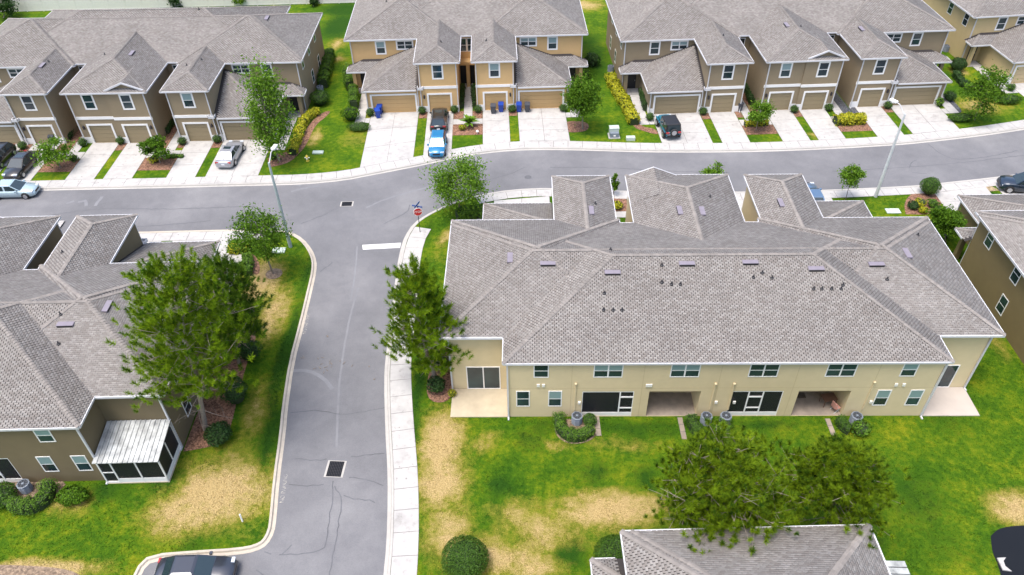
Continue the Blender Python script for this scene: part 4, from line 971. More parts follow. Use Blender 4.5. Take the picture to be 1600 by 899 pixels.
for q in ((y0+.09, (y0+y1)/2-.04), ((y0+y1)/2+.04, y1-.09)): ob('screen_panel', MB().box(x0+.042, x0+.05, q[0], q[1], .4, zt).mesh('screen_panel', M['screen']), po)
for q in ((x0+.15, (x0+x1-.9)/2-.08), ((x0+x1-.9)/2+.08, x1-1.0)): ob('roller_shade', MB().box(q[0], q[1], y1-.13, y1-.1, .95, zt-.05).mesh('roller_shade', M['linen']), po)
rf = MB(); ya, yb, za, zb = y0-.02, y1+.22, 3.0, 2.56
rf.add([(x0-.15, ya, za), (x1+.02, ya, za), (x1+.02, yb, zb), (x0-.15, yb, zb), (x0-.15, ya, za-.06), (x1+.02, ya, za-.06), (x1+.02, yb, zb-.06), (x0-.15, yb, zb-.06)], [(0, 1, 2, 3), (3, 2, 6, 7), (0, 3, 7, 4), (1, 5, 6, 2)])
prf = rf.build('porch_roof', M['dark'], t); n = 13; wd = (x1-x0+.17)/n
for k in range(n):
    a = x0-.15+k*wd; c = a+wd-.016; pb = MB()
    for lo, hi, h in ((a, a+.07, .075), (a+.07, c, .03)): pb.add([(lo, ya+.01, za+h), (hi, ya+.01, za+h), (hi, yb+.03, zb+h), (lo, yb+.03, zb+h), (lo, ya+.01, za), (hi, ya+.01, za), (hi, yb+.03, zb-.02), (lo, yb+.03, zb-.02)], [(0, 1, 2, 3), (3, 2, 6, 7), (0, 3, 7, 4), (1, 5, 6, 2)])
    pb.build('roof_panel', M['metalroof'], prf)
# metal porch roof of the bottom row
x0, x1, y0, y1 = -18.9, -14.7, -2.6, .3; rf = MB(); rf.add([(x0, y0, 3.1), (x1, y0, 3.1), (x1, y1, 2.8), (x0, y1, 2.8)], [(0, 1, 2, 3)]); o = rf.build('porch_roof', M['dark'], br.root)
for k in range(10):
    a = x0+k*.42; pb = MB(); pb.add([(a, y0, 3.13), (a+.36, y0, 3.13), (a+.36, y1+.03, 2.83), (a, y1+.03, 2.83), (a, y0, 3.1), (a+.36, y0, 3.1), (a+.36, y1+.03, 2.8), (a, y1+.03, 2.8)], [(0, 1, 2, 3), (3, 2, 6, 7), (0, 3, 7, 4), (1, 5, 6, 2)]); pb.build('roof_panel', M['metalroof'], o)

# ---------------------------------------------------------------- wheelie bins
def bin_(u, v, mat, label, rz=0):
    x, y = at(u, v); t = thing('wheelie_bin', label, 'bin', (x, y, .02), rz, 'wheelie bins by the garage doors')
    def body():
        b = MB(); r = lambda h, w, d: [(-w, -d, h), (w, -d, h), (w, d, h), (-w, d, h)]
        return b.add(r(.05, .22, .24)+r(.95, .3, .34), [(3, 2, 1, 0), (4, 5, 6, 7), (0, 1, 5, 4), (1, 2, 6, 5), (2, 3, 7, 6), (3, 0, 4, 7)]).mesh('tub', M[mat])
    ob('tub', cached('bb'+mat, body), t)
    ob('lid', cached('bl'+mat, lambda: MB().add([(-.32, -.37, .95), (.32, -.37, .95), (.32, .37, 1.0), (-.32, .37, 1.0), (-.3, -.35, 1.0), (.3, -.35, 1.0), (.28, .34, 1.08), (-.28, .34, 1.08)], [(3, 2, 1, 0), (4, 5, 6, 7), (0, 1, 5, 4), (1, 2, 6, 5), (2, 3, 7, 6), (3, 0, 4, 7)]).tube((-.28, .38, 1.0), (.28, .38, 1.0), .025, n=6).mesh('lid', M[mat])), t)
    for k in (-1, 1): ob('wheel', cached('bw', lambda: MB().tube((-.03, 0, .12), (.03, 0, .12), .12, n=12).mesh('wheel', M['tyre'])), t, (k*.27, .3, 0))
for u, v, m_, l, rz in ((591, 184, 'bin_blue', 'blue bin turned aside, left door of the peach row, in front of another', .3), (594, 178, 'bin_blue', 'blue bin close to the wide left door of the peach row, behind another', -.1), (771, 177, 'bin_grey', 'charcoal bin in front of the narrow right door of the peach row', 0), (783, 174.5, 'bin_blue', 'blue bin in front of the narrow right door of the peach row', 0), (811, 174.5, 'bin_blue', 'blue bin in front of the wide right door of the peach row', 0), (824, 174.5, 'bin_grey', 'dark grey bin in front of the wide right door of the peach row', 0), (85, 224, 'bin_grey', 'dark bin half hidden by the small tree at the tan row', .2), (1154, 173, 'bin_grey', 'dark bin at the wing corner beside the path of the dark brown row', .5)): bin_(u, v, m_, l, rz)

# ---------------------------------------------------------------- cars
def car(name, label, u, v, head, pt, kind='sedan', z=.02, cat='car', L=None):
    x, y = at(u, v, z); D = dict(sedan=(4.75, 1.84, 1.45, .33), suv=(4.6, 1.86, 1.68, .36), hatch=(4.15, 1.78, 1.52, .32), jeep=(4.2, 1.85, 1.82, .42))[kind]
    Ln, W, H, wr = D; h = W/2; t = thing(name, label, cat, (x, y, z), head)
    P_ = M[pt]; ax = (.31*Ln, -.30*Ln)
    if kind == 'jeep':
        st = [(-.47, .84, .98, .48), (-.455, .86, 1.02, .42), (-.2, .86, 1.02, .4), (.12, .86, 1.04, .4), (.14, .80, 1.06, .42), (.44, .74, 1.02, .44), (.455, .72, .98, .5)]
        cb, ct, zb = (-.45, .13), (-.43, .08), 1.02
    elif kind == 'suv':
        st = [(-.5, .80, .8, .4), (-.485, .92, 1.0, .3), (-.42, .98, 1.05, .25), (-.1, 1, 1.04, .22), (.2, 1, 1.03, .22), (.34, .98, 1.02, .24), (.45, .90, .93, .26), (.49, .78, .75, .34), (.5, .7, .6, .4)]
        cb, ct, zb = (-.475, .23), (-.40, .07), 1.0
    elif kind == 'hatch':
        st = [(-.5, .82, .8, .38), (-.48, .94, .95, .28), (-.4, .99, .98, .22), (-.1, 1, .96, .2), (.2, 1, .95, .2), (.33, .98, .93, .22), (.45, .88, .82, .24), (.49, .74, .66, .32), (.5, .66, .55, .36)]
        cb, ct, zb = (-.46, .27), (-.36, .05), .93
    else:
        st = [(-.5, .78, .75, .38), (-.485, .90, .90, .28), (-.42, .97, .96, .22), (-.3, 1, .96, .2), (0, 1, .92, .18), (.2, 1, .91, .18), (.33, .98, .88, .2), (.44, .90, .78, .22), (.485, .76, .66, .3), (.5, .66, .56, .36)]
        cb, ct, zb = (-.40, .24), (-.24, .04), .9
    b = MB(); n = 11
    for fx, fw, zt, z0 in st:
        w_ = h*fw; pr = [(-w_*.9, z0), (-w_*.985, z0+.1), (-w_, (z0+zt)/2+.05), (-w_*.97, zt-.1), (-w_*.88, zt-.02), (0, zt+.02), (w_*.88, zt-.02), (w_*.97, zt-.1), (w_, (z0+zt)/2+.05), (w_*.985, z0+.1), (w_*.9, z0)]
        b.v += [(fx*Ln, yy, zz) for yy, zz in pr]
    for j in range(len(st)-1):
        for k in range(n): b.f.append((j*n+k, (j+1)*n+k, (j+1)*n+(k+1) % n, j*n+(k+1) % n))
    b.f += [tuple(range(n)), tuple(range((len(st)-1)*n+n-1, (len(st)-1)*n-1, -1))]
    bo = b.build('body', P_, t, kind != 'jeep')
    wb, wt = h*.9, h*(.7 if kind != 'jeep' else .82); zr = H-.04
    x0, x1, X0, X1 = cb[0]*Ln, cb[1]*Ln, ct[0]*Ln, ct[1]*Ln
    A = [(x0, -wb, zb), (x1, -wb, zb), (x1, wb, zb), (x0, wb, zb)]; T = [(X0, -wt, zr), (X1, -wt, zr), (X1, wt, zr), (X0, wt, zr)]
    c = MB(); xm = (X0+X1)/2
    T2 = [(X0+.12, -wt*.8, H), (X1-.12, -wt*.8, H), (X1-.12, wt*.8, H), (X0+.12, wt*.8, H)]
    c.add(A+T+T2, [(0, 1, 5, 4), (1, 2, 6, 5), (2, 3, 7, 6), (3, 0, 4, 7), (4, 5, 9, 8), (5, 6, 10, 9), (6, 7, 11, 10), (7, 4, 8, 11), (8, 9, 10, 11)])
    c.build('cabin', M['black'] if kind == 'jeep' else P_, t)
    def pane(name, a, b_, c_, d, m_='carglass', k=.86, lift=.012):
        q = [Vector(p) for p in (a, b_, c_, d)]; ce = sum(q, Vector())/4; nn = (q[1]-q[0]).cross(q[2]-q[0]).normalized()
        if nn.dot(ce-Vector((0, 0, .6))) < 0: nn = -nn
        q = [ce+(p-ce)*k+nn*lift for p in q]; w2 = [p-nn*.03 for p in q]
        ob(name, MB().add(q+w2, [(0, 1, 2, 3), (0, 4, 5, 1), (1, 5, 6, 2), (2, 6, 7, 3), (3, 7, 4, 0)]).mesh(name, M[m_]), t)
    pane('windshield', A[1], A[2], T[2], T[1], k=.9); pane('rear_window', A[3], A[0], T[0], T[3], k=.84)
    for s_, (i, j) in ((-1, (0, 1)), (1, (3, 2))):
        am, tm = tuple((np.array(A[i])*.5+np.array(A[j])*.5)), tuple((np.array(T[i])*.5+np.array(T[j])*.5))
        pane('side_window', A[i], am, tm, T[i], k=.84); pane('side_window', am, A[j], T[j], tm, k=.84)
        ob('mirror', MB().box(-.1, .08, -.09, .09, -.06, .07).mesh('mirror', P_), t, (x1-.35, s_*(h+.06), zb+.06))
        ob('headlight', MB().box(-.16, .03, -.17, .17, -.06, .07).mesh('headlight', M['lens']), t, (.468*Ln, s_*h*.66, (.72 if kind != 'jeep' else .9)))
        ob('tail_light', MB().box(-.03, .12, -.17, .17, -.07, .08).mesh('tail_light', M['tail']), t, (-.487*Ln, s_*h*.7, (.82 if kind in ('sedan', 'hatch') else .92)))
        for a in ax:
            wa = ob('wheel_arch', cached(('arch', wr), lambda: MB().tube((0, -.02, 0), (0, .02, 0), wr*1.16, n=18).mesh('wheel_arch', M['black'])), t, (a, s_*(h*.975), wr+.02))
            ty = ob('wheel', cached(('tyre', wr), lambda: MB().lathe([(wr*.6, -.11), (wr*.95, -.11), (wr, -.06), (wr, .06), (wr*.95, .11), (wr*.6, .11)], 18).mesh('wheel', M['tyre'])), t, (a, s_*(h-.06), wr)); ty.rotation_euler = (math.pi/2, 0, 0)
            def rimm():
                m = MB().lathe([(wr*.66, -.118), (wr*.64, -.125), (wr*.55, -.1), (.05, -.11)], 16)
                m2 = MB().lathe([(wr*.66, .118), (wr*.64, .125), (wr*.55, .1), (.05, .11)], 16); m.add(m2.v, m2.f); return m.mesh('rim', M['rim'])
            ob('rim', cached(('rim', wr), rimm), ty)
    ob('grille', MB().box(-.02, .02, -h*.42, h*.42, -.09, .09).mesh('grille', M['black']), t, (.497*Ln if kind != 'jeep' else .458*Ln, 0, .58 if kind != 'jeep' else .8))
    ob('licence_plate', MB().box(-.012, .012, -.17, .17, -.08, .08).mesh('licence_plate', M['plate']), t, (-.502*Ln if kind != 'jeep' else -.475*Ln, .0 if kind != 'jeep' else .5, .66))
    for sx in (-.492, .49): ob('bumper', MB().box(-.05, .05, -h*.74, h*.74, -.09, .06).mesh('bumper', M['black'] if kind in ('jeep', 'suv') else P_), t, (sx*Ln, 0, .42 if kind != 'jeep' else .6))
    if kind == 'jeep':
        sp = ob('spare_wheel', cached(('tyre', wr), None), t, (-.50*Ln, 0, 1.0)); sp.rotation_euler = (0, math.pi/2, 0); ob('rim', MESH[('rim', wr)], sp)
        for s_ in (-1, 1):
            for a in ax: ob('fender', MB().box(a-.5, a+.5, min(s_*h*.84, s_*h*1.02), max(s_*h*.84, s_*h*1.02), .86, .94).mesh('fender', P_), t)
    if pt in ('p_black', 'p_silver'): ob('sunroof', MB().box(X1-.75, X1-.25, -wt*.6, wt*.6, H-.0, H+.008).mesh('sunroof', M['carglass']), t)
    if kind == 'suv':
        for s_ in (-1, 1): ob('roof_rail', MB().tube((X0+.2, s_*wt*.86, H+.04), (X1-.1, s_*wt*.86, H+.04), .025, n=6).mesh('roof_rail', M['dark']), t)
    return t
q90 = math.pi/2
car('parked_suv', 'black SUV parked nose in on the peach row driveway behind a blue car', 687, 194, q90+R(2), 'p_black', 'suv')
car('parked_car', 'bright blue hatchback at the lower end of the peach row driveway', 684.5, 233, -q90+R(1), 'p_blue', 'hatch')
car('parked_jeep', 'teal off-road car with black hardtop and rear spare wheel on the dark brown row driveway', 1043, 205, q90+R(8), 'p_teal', 'jeep')
car('parked_car', 'silver sedan parked nose in under the tall tree at the tan row', 362, 247, q90+R(-2), 'p_silver', 'sedan')
car('parked_car', 'black sedan facing the street beside the small tree, tan row', 37, 265, -q90+R(-3), 'p_black', 'sedan')
car('parked_car', 'black car cut off by the left picture edge, left of the other black sedan', 2, 252, -q90+R(-2), 'p_black', 'hatch')
car('parked_car', 'pale ice blue sedan standing in the street at the left edge', 25, 304, R(2), 'p_ice', 'sedan', RZ)
car('parked_car', 'dusty dark sedan parked at the bottom edge below the dry lawn', 310, 901, R(2), 'p_dark', 'sedan', RZ)
car('parked_suv', 'navy SUV behind the roof at the right edge', 1597, 297, math.pi+R(-14), 'p_navy', 'suv')
car('parked_car', 'steel blue car of which only a corner shows behind the beige row roof', 1266, 316, q90, 'p_steel', 'sedan')
#@@PART3
# ---------------------------------------------------------------- foliage
def leafquads(P, size, asp=.5, up=None, jit=1.0):
    """one small quad per point, random or outward-leaning orientation"""
    n = len(P); a = RNG.normal(size=(n, 3)); a /= np.linalg.norm(a, axis=1)[:, None]
    if up is not None: a = up+a*jit; a /= np.linalg.norm(a, axis=1)[:, None]
    t = RNG.normal(size=(n, 3)); u = np.cross(a, t); u /= np.linalg.norm(u, axis=1)[:, None]; v = np.cross(a, u)
    s = (size*RNG.uniform(.65, 1.3, n))[:, None]; fold = a*s*.25
    V = np.stack([P-u*s*.5, P-v*s*asp*.5+fold*.5, P+u*s*.5, P+v*s*asp*.5+fold*.5], 1).reshape(-1, 3)
    return V, np.arange(4*n).reshape(n, 4)
def sph(n):
    d = RNG.normal(size=(n, 3)); return d/np.linalg.norm(d, axis=1)[:, None]
def lumpy(d, amp, seed):
    r = np.random.default_rng(seed); o = np.ones(len(d))
    for f in (2.2, 3.7, 6.1):
        w_ = r.normal(size=3)*f; o += amp*np.sin(d @ w_+r.uniform(0, 6))*(2.2/f)**.6
    return o
def ball_mesh(name, rx, ry, rz, n, size, mat, seed=0, amp=.06, flat=.0):
    d = sph(n); d[:, 2] = np.abs(d[:, 2])*1.0*np.where(RNG.random(n) < .82, 1, -.6)
    k = lumpy(d, amp, seed)*RNG.uniform(.86, 1.04, n)
    P = d*k[:, None]*np.array((rx, ry, rz))+np.array((0, 0, rz*.85)); P[:, 2] = np.maximum(P[:, 2], .02)
    V, F = leafquads(P, size, .6, d, .8)
    return npmesh(name, V, F, mat)
def shrub(name, label, cat, u, v, rx, rz, mat='shrub', n=500, size=.10, ry=None, group=None, key=None, rot=0, amp=.06, z=0, xy=None):
    x, y = xy or at(u, v); ry = ry or rx; t = thing(name, label, cat, (x, y, z), rot, group)
    me = cached(('sh', key, mat), lambda: ball_mesh('foliage', rx, ry, rz, n, size, M[mat], int(abs(u*7+v)), amp)) if key else ball_mesh('foliage', rx, ry, rz, n, size, M[mat], int(abs(u*7+v)), amp)
    ob('foliage', me, t)
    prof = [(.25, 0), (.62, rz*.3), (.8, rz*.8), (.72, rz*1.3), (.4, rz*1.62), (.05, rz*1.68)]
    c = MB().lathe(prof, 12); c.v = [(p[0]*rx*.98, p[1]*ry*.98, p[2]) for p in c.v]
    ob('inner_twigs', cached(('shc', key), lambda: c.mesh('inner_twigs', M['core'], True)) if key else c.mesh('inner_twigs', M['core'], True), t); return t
def hedge(name, label, pts, wd, ht, mat, dens=260, size=.13, cat='hedge', lump=.25):
    p = resample(smooth_pl(px(pts), 2), .3); P = np.array(p); o = P.mean(0); t = thing(name, label, cat, (*o, 0))
    L = len(P); n = int(dens*L*.3*(wd+ht)); i = RNG.integers(0, L-1, n); f = RNG.random(n)[:, None]; base = P[i]*(1-f)+P[i+1]*f
    tg = P[i+1]-P[i]; nr = np.stack([-tg[:, 1], tg[:, 0]], 1)/np.linalg.norm(tg, axis=1)[:, None]
    ph = RNG.uniform(0, 6.3, 6); s_ = i+f[:, 0]; lum = 1+lump*(np.sin(s_*.9+ph[0])*.5+np.sin(s_*2.1+ph[1])*.5)
    a = RNG.uniform(-.15, math.pi+.15, n); rr_ = RNG.uniform(.8, 1.05, n)*lum
    off = np.cos(a)*wd/2*rr_; z = ht*.5+np.sign(np.sin(a))*np.abs(np.sin(a))**.6*ht*.5*rr_; z = np.where(RNG.random(n) < .3, RNG.uniform(.02, ht*.6, n), z)
    e = ((s_ < 1.2) | (s_ > L-2.2)); Q = np.concatenate([base+nr*off[:, None]+RNG.normal(0, .05, (n, 2)), np.maximum(z, .03)[:, None]], 1)
    d = np.concatenate([nr*np.cos(a)[:, None], np.sin(a)[:, None]+.2], 1)
    V, F = leafquads(Q-np.array((*o, 0)), size, .6, d, .9); ob('foliage', npmesh('foliage', V, F, M[mat]), t)
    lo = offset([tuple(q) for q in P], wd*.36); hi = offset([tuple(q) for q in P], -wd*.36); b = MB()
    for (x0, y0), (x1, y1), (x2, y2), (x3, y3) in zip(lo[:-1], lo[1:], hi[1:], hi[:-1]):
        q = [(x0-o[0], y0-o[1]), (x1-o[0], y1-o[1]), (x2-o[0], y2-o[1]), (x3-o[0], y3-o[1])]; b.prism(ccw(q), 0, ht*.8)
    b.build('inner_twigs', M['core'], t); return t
def limb(b, p, q, r0, r1, bend=.12, seg=4):
    p, q = np.array(p, float), np.array(q, float); L = np.linalg.norm(q-p); pr = p; off = RNG.normal(0, bend*L*.5, 3)
    for k in range(1, seg+1):
        f = k/seg; c = p*(1-f)+q*f+off*math.sin(f*math.pi); b.tube(pr, c, r0+(r1-r0)*(k-1)/seg, r0+(r1-r0)*f, 7, False); pr = c
    return b
def tree(label, base, crown, rad, mat='leaf', n=3200, size=.2, clumps=60, tr=.09, fill_=.55, group=None, name='street_tree', top=1.0, depth=1.0):
    """base / crown centre / crown radii as measured bearings; built at real size on its own spot"""
    x, y = at(*base); cx, cz = aty(crown[0], crown[1], y); k = (CH-cz)/max(1e-6, 1); dist = math.sqrt(cx*cx+y*y+(CH-cz)**2); ppm = CF/dist
    rx = rad[0]/ppm; rz = rad[1]/ppm/math.cos(math.atan2(CH-cz, y))*.92; ry = rx*depth
    t = thing(name, label, 'tree', (x, y, 0), 0, group); C0 = np.array((cx-x, 0, cz))
    d = sph(clumps); rr_ = RNG.uniform(.3, 1, clumps)**.5; C = C0+d*rr_[:, None]*np.array((rx, ry, rz))*lumpy(d, .16, int(base[0]))[:, None]*.9
    b = MB(); fk = np.array((C0[0]*.55, 0, max(.5, cz-rz*.85))); limb(b, (0, 0, -.05), fk, tr, tr*.7, .04)
    cc = C0+np.array((0, 0, rz*.5)); limb(b, fk, cc, tr*.7, tr*.25, .05)
    for c in C[::4]:
        f = RNG.uniform(0, .8); st = fk*(1-f)+cc*f
        if st[2] < c[2]+rz*.5: limb(b, st, c, tr*.28, tr*.08, .12, 3)
    b.build('trunk', M['bark'], t, True)
    n = int(n*1.9); size *= 1.18; m = n//clumps; cr = np.repeat(C, m, 0); sg = np.array((rx, ry, rz*.75))*.19*RNG.uniform(.6, 1.35, (clumps, 1)); P = cr+RNG.normal(size=cr.shape)*np.repeat(sg, m, 0)
    V, F = leafquads(P, size, .5, np.array((0, 0, .55)), 1.0); ob('crown', npmesh('crown', V, F, M[mat]), t); return t
def pine(label, base, tip, rad, mat, tufts, seed, low=.25, flat=1.0, brush=(.5, .30), wood=.16, tilt=.9, group='tall pines among the houses', dead=10):
    """long-needled pine: leaning trunk, whorled limbs ending in bottle-brush tufts"""
    r = np.random.default_rng(seed); x, y = at(*base); tx, tz = aty(tip[0], tip[1], y)
    t = thing('pine_tree', label, 'pine tree', (x, y, 0), 0, group); T = np.array((tx-x, tip[2] if len(tip) > 2 else 0, tz)); b = MB()
    mid = T*.5+np.array((r.normal(0, .25), r.normal(0, .25), 0)); trunk = lambda f: (1-f)**2*np.zeros(3)+2*f*(1-f)*mid+f*f*T
    for k in range(10): b.tube(trunk(k/10), trunk((k+1)/10), wood*(1-.75*k/10), wood*(1-.75*(k+1)/10), 9, False)
    tufts = int(tufts*1.75); pts, axs = [], []; nl = max(22, tufts//27)
    for i in range(nl):
        f = low+(1-low)*(i+r.random())/nl; c = trunk(min(f, .98)); h = (f-low)/(1-low)
        ln = rad*(1.0-.72*h**1.6)*(.55+.45*min(1, h*4+.35))*r.uniform(.65, 1.1); az = i*2.399+r.normal(0, .3); rise = (.12+.75*h)*flat
        e = c+np.array((math.cos(az)*ln, math.sin(az)*ln, ln*rise+r.normal(0, .2))); limb(b, c, e, wood*.17*(1-.6*h), .012, .08, 4)
        m = max(4, int(tufts/nl*(.6+.8*(1-h))))
        for j in range(m):
            g = r.uniform(.42, 1.04)**.8; q = c+(e-c)*g; sp = .16+ln*.20*(1.1-g*.35)
            o = np.array((r.normal(0, sp), r.normal(0, sp), abs(r.normal(0, sp*.5)))); p = q+o; pts.append(p)
            ou = (p-trunk(min(f, .98)))*np.array((1, 1, .25)); ou /= max(.2, np.linalg.norm(ou)); ax = ou*.55+np.array((0, 0, tilt)); axs.append(ax/np.linalg.norm(ax))
            if j % 3 == 0: b.tube(q, p, .016, .009, 4, False)
    for k in range(dead):       # bare lower twigs
        f = r.uniform(low*.45, low*1.2); c = trunk(f); az = r.uniform(0, 6.3); l = rad*r.uniform(.35, .8); e = c+np.array((math.cos(az)*l, math.sin(az)*l, r.uniform(-.2, .5)))
        limb(b, c, e, .024, .006, .12, 4)
        for _ in range(3): g = r.uniform(.4, .9); q = c+(e-c)*g; limb(b, q, q+r.normal(0, .35, 3), .012, .004, .1, 2)
    b.build('trunk', M['bark'], t, True)
    pts, axs = np.array(pts), np.array(axs); n = len(pts); K = 64; bl, nlen = brush
    s_ = RNG.uniform(0, 1, (n, K)); a = RNG.uniform(0, 2*math.pi, (n, K)); u = np.cross(axs, RNG.normal(size=(n, 3))); u /= np.linalg.norm(u, axis=1)[:, None]; w_ = np.cross(axs, u)
    sc = RNG.uniform(.7, 1.25, n)[:, None, None]
    root = pts[:, None]+axs[:, None]*(s_[..., None]*bl-.1)*sc
    d = u[:, None]*np.cos(a)[..., None]+w_[:, None]*np.sin(a)[..., None]; lean = (.35+.9*s_)[..., None]; nd = d+axs[:, None]*lean; nd /= np.linalg.norm(nd, axis=2)[..., None]
    tipp = root+nd*nlen*sc*RNG.uniform(.7, 1.15, (n, K))[..., None]; sd_ = np.cross(nd, RNG.normal(size=nd.shape)); sd_ /= np.linalg.norm(sd_, axis=2)[..., None]
    V = np.stack([root-sd_*.019, root+sd_*.019, tipp], 2).reshape(-1, 3)
    # needles of one tuft share a tone: tie each tuft's needles into one island through a common root vertex
    R_ = n*K; F = np.arange(3*R_).reshape(R_, 3); o = ob('crown', npmesh('crown', V, F, M[mat]), t)
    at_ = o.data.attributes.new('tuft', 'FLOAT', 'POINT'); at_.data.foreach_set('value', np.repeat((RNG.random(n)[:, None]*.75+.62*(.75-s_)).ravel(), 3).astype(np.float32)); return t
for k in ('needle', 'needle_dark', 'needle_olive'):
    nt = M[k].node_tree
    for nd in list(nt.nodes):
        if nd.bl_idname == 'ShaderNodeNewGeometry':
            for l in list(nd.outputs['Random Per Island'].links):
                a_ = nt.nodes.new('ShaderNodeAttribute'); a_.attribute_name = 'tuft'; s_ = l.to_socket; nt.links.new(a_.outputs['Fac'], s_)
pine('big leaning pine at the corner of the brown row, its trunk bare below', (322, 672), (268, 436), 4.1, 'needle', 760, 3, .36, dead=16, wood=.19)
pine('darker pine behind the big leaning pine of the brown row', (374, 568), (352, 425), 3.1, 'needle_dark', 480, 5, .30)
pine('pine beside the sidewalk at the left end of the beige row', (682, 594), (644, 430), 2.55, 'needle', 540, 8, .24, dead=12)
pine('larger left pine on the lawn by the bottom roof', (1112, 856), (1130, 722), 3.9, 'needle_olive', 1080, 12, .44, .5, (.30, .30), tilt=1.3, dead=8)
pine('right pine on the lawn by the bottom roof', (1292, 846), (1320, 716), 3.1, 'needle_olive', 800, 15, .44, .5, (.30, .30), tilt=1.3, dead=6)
tree('tall feathery tree with oval crown beside the silver sedan', (437, 252), (414, 172), (34, 72), 'leaf_light', 3900, .24, 90, .11)
tree('small tree in the bark island left of the tan row, by the black cars', (95, 263), (83, 234), (22, 18), 'leaf_light', 1500, .2, 30, .07)
tree('small spreading tree in the bark island in the middle of the tan row', (250.5, 255), (241, 229), (18, 12), 'leaf', 1100, .24, 24, .06)
tree('tree in a ring of bare soil at the left street corner', (427, 428), (405, 366), (40, 32), 'leaf', 3000, .19, 70, .09)
tree('open leafy tree on the lawn at the stop sign corner', (718, 337), (715, 288), (42, 40), 'leaf_light', 3600, .2, 70, .09)
tree('leafy tree at the right end of the peach row', (910.7, 202), (912, 152), (27, 32), 'leaf', 3600, .23, 60, .1)
tree('round young tree in the island left of the middle wing, dark brown row', (1181, 204), (1187, 177), (17, 16), 'leaf_light', 1700, .19, 30, .05)
tree('tree with a sparse top on the lawn before the cream row', (1522, 188), (1541, 142), (26, 30), 'leaf', 1900, .23, 45, .07)
tree('slender young tree on the lawn left of the pale street lamp', (1321.6, 311), (1331, 275), (15, 16), 'leaf_light', 1300, .18, 34, .035)
tree('dense young tree in the gap between the beige and olive rows', (1478, 380), (1480, 348), (21, 21), 'leaf', 2600, .2, 44, .06)
tree('tree of which only the top shows behind the middle wing of the beige row', (1115, 306), (1117, 275), (18, 16), 'leaf_light', 1500, .2, 30, .05)
tree('thin small tree in the gap left of the middle wing of the beige row', (958, 304), (961, 286), (7, 13), 'leaf', 500, .2, 12, .04)
tree('leafy tree at the fence in the top left corner', (5, 28), (4, 8), (16, 16), 'leaf_dark', 1300, .26, 30, .08, name='tree')
for u, v, r_, l, m_ in ((273, 12, 10, 'dark rounded tree by the fence above the tan row roof', 'leaf_dark'), (375, 8, 10, 'bright green tree by the fence above the tan row roof', 'leaf_light'), (490, 10, 6, 'small climbing shrub on the fence right of the tan row roof', 'leaf_dark')):
    tree(l, (u, v), (u, v-10), (r_, 10), m_, 700, .26, 16, .06, name='tree')
# palm-like cycad between the peach wings
x, y = at(733, 198); t = thing('cycad_plant', 'bright leafy palm-like plant between the two wings of the peach row', 'plant', (x, y, 0)); V, F = [], []
for k in range(34):
    az = k*2.4; el = random.uniform(.35, 1.3); L = random.uniform(1.0, 1.5); d = np.array((math.cos(az)*math.cos(el), math.sin(az)*math.cos(el), math.sin(el))); sd_ = np.cross(d, (0, 0, 1)); sd_ /= np.linalg.norm(sd_)
    pv = None
    for j in range(7):
        f = j/6; c = d*L*f+np.array((0, 0, .5-.9*f*f*L*.35)); w_ = .16*math.sin(math.pi*min(.98, f*.9+.08))
        a, b_ = c+sd_*w_, c-sd_*w_
        if pv is not None: n_ = len(V); V += [pv[0], pv[1], b_, a]; F.append((n_, n_+1, n_+2, n_+3))
        pv = (a, b_)
b = MB(); b.v = [tuple(p) for p in V]; b.f = F; b.build('frond', M['leaf_light'], t)['kind'] = 'stuff'
shrub('yellow_shrub', 'small yellow shrub at the foot of the palm-like plant', 'shrub', 722, 203, .42, .3, 'croton', 160, .16)
# clipped balls by the garages
G = 'clipped ball shrubs by the garage doors'
for u, v, l in ((131, 228, 'ball shrub left of the middle wing doors, tan row'), (190, 225, 'ball shrub between the two middle doors of the tan row'), (286, 226, 'ball shrub left of the right single door, tan row'), (340, 223, 'ball shrub beside the silver sedan, tan row'), (37, 233, 'ball shrub between the two black cars, tan row'), (579, 181, 'ball shrub left of the wide left door, peach row'), (660, 178, 'ball shrub left of the black SUV, peach row'), (710, 176, 'ball shrub left of the palm-like plant, peach row'), (747, 176, 'ball shrub right of the palm-like plant, peach row'), (800, 175, 'ball shrub between the blue bins, peach row'), (880, 174, 'ball shrub under the leafy tree, right of the peach row'), (1015, 188, 'ball shrub left of the teal car, dark brown row'), (1098, 179, 'ball shrub right of the teal car, dark brown row'), (1240, 176, 'ball shrub between the two middle doors of the dark brown row'), (1294, 173, 'ball shrub at the right corner of the middle wing, dark brown row'), (1386, 170, 'ball shrub between the two right doors of the dark brown row'), (1578, 142, 'ball shrub at the garage corner of the cream row')):
    shrub('ball_shrub', l, 'shrub', u, v, .5, .45, 'shrub', 420, .1, group=G, key='ball', rot=random.uniform(0, 6))
shrub('round_shrub', 'large clipped round shrub on the lawn near the side street', 'shrub', 728, 884, 1.42, .98, 'shrub', 9000, .085, amp=.015)
shrub('round_shrub', 'large clipped round shrub against the corner of the bottom roof', 'shrub', 962, 880, 1.35, .95, 'shrub', 8000, .085, amp=.02)
shrub('round_shrub', 'big dark round shrub at the flower bed, end of the beige row', 'shrub', 1449, 303, .95, .95, 'shrub', 2600, .1, amp=.03)
shrub('round_shrub', 'dark round shrub beside the porch of the dark brown row at right', 'shrub', 1494, 110, 1.0, .85, 'leaf_dark', 1500, .14)
shrub('leafy_shrub', 'dark ragged shrub along the path, right end of the dark brown row', 'shrub', 1482, 157, .7, .6, 'leaf_dark', 800, .14)
shrub('low_shrub', 'low dark spreading shrub by the driveway, right of the dark brown row', 'shrub', 1500, 189, 1.5, .45, 'shrub', 1500, .12, ry=.7)
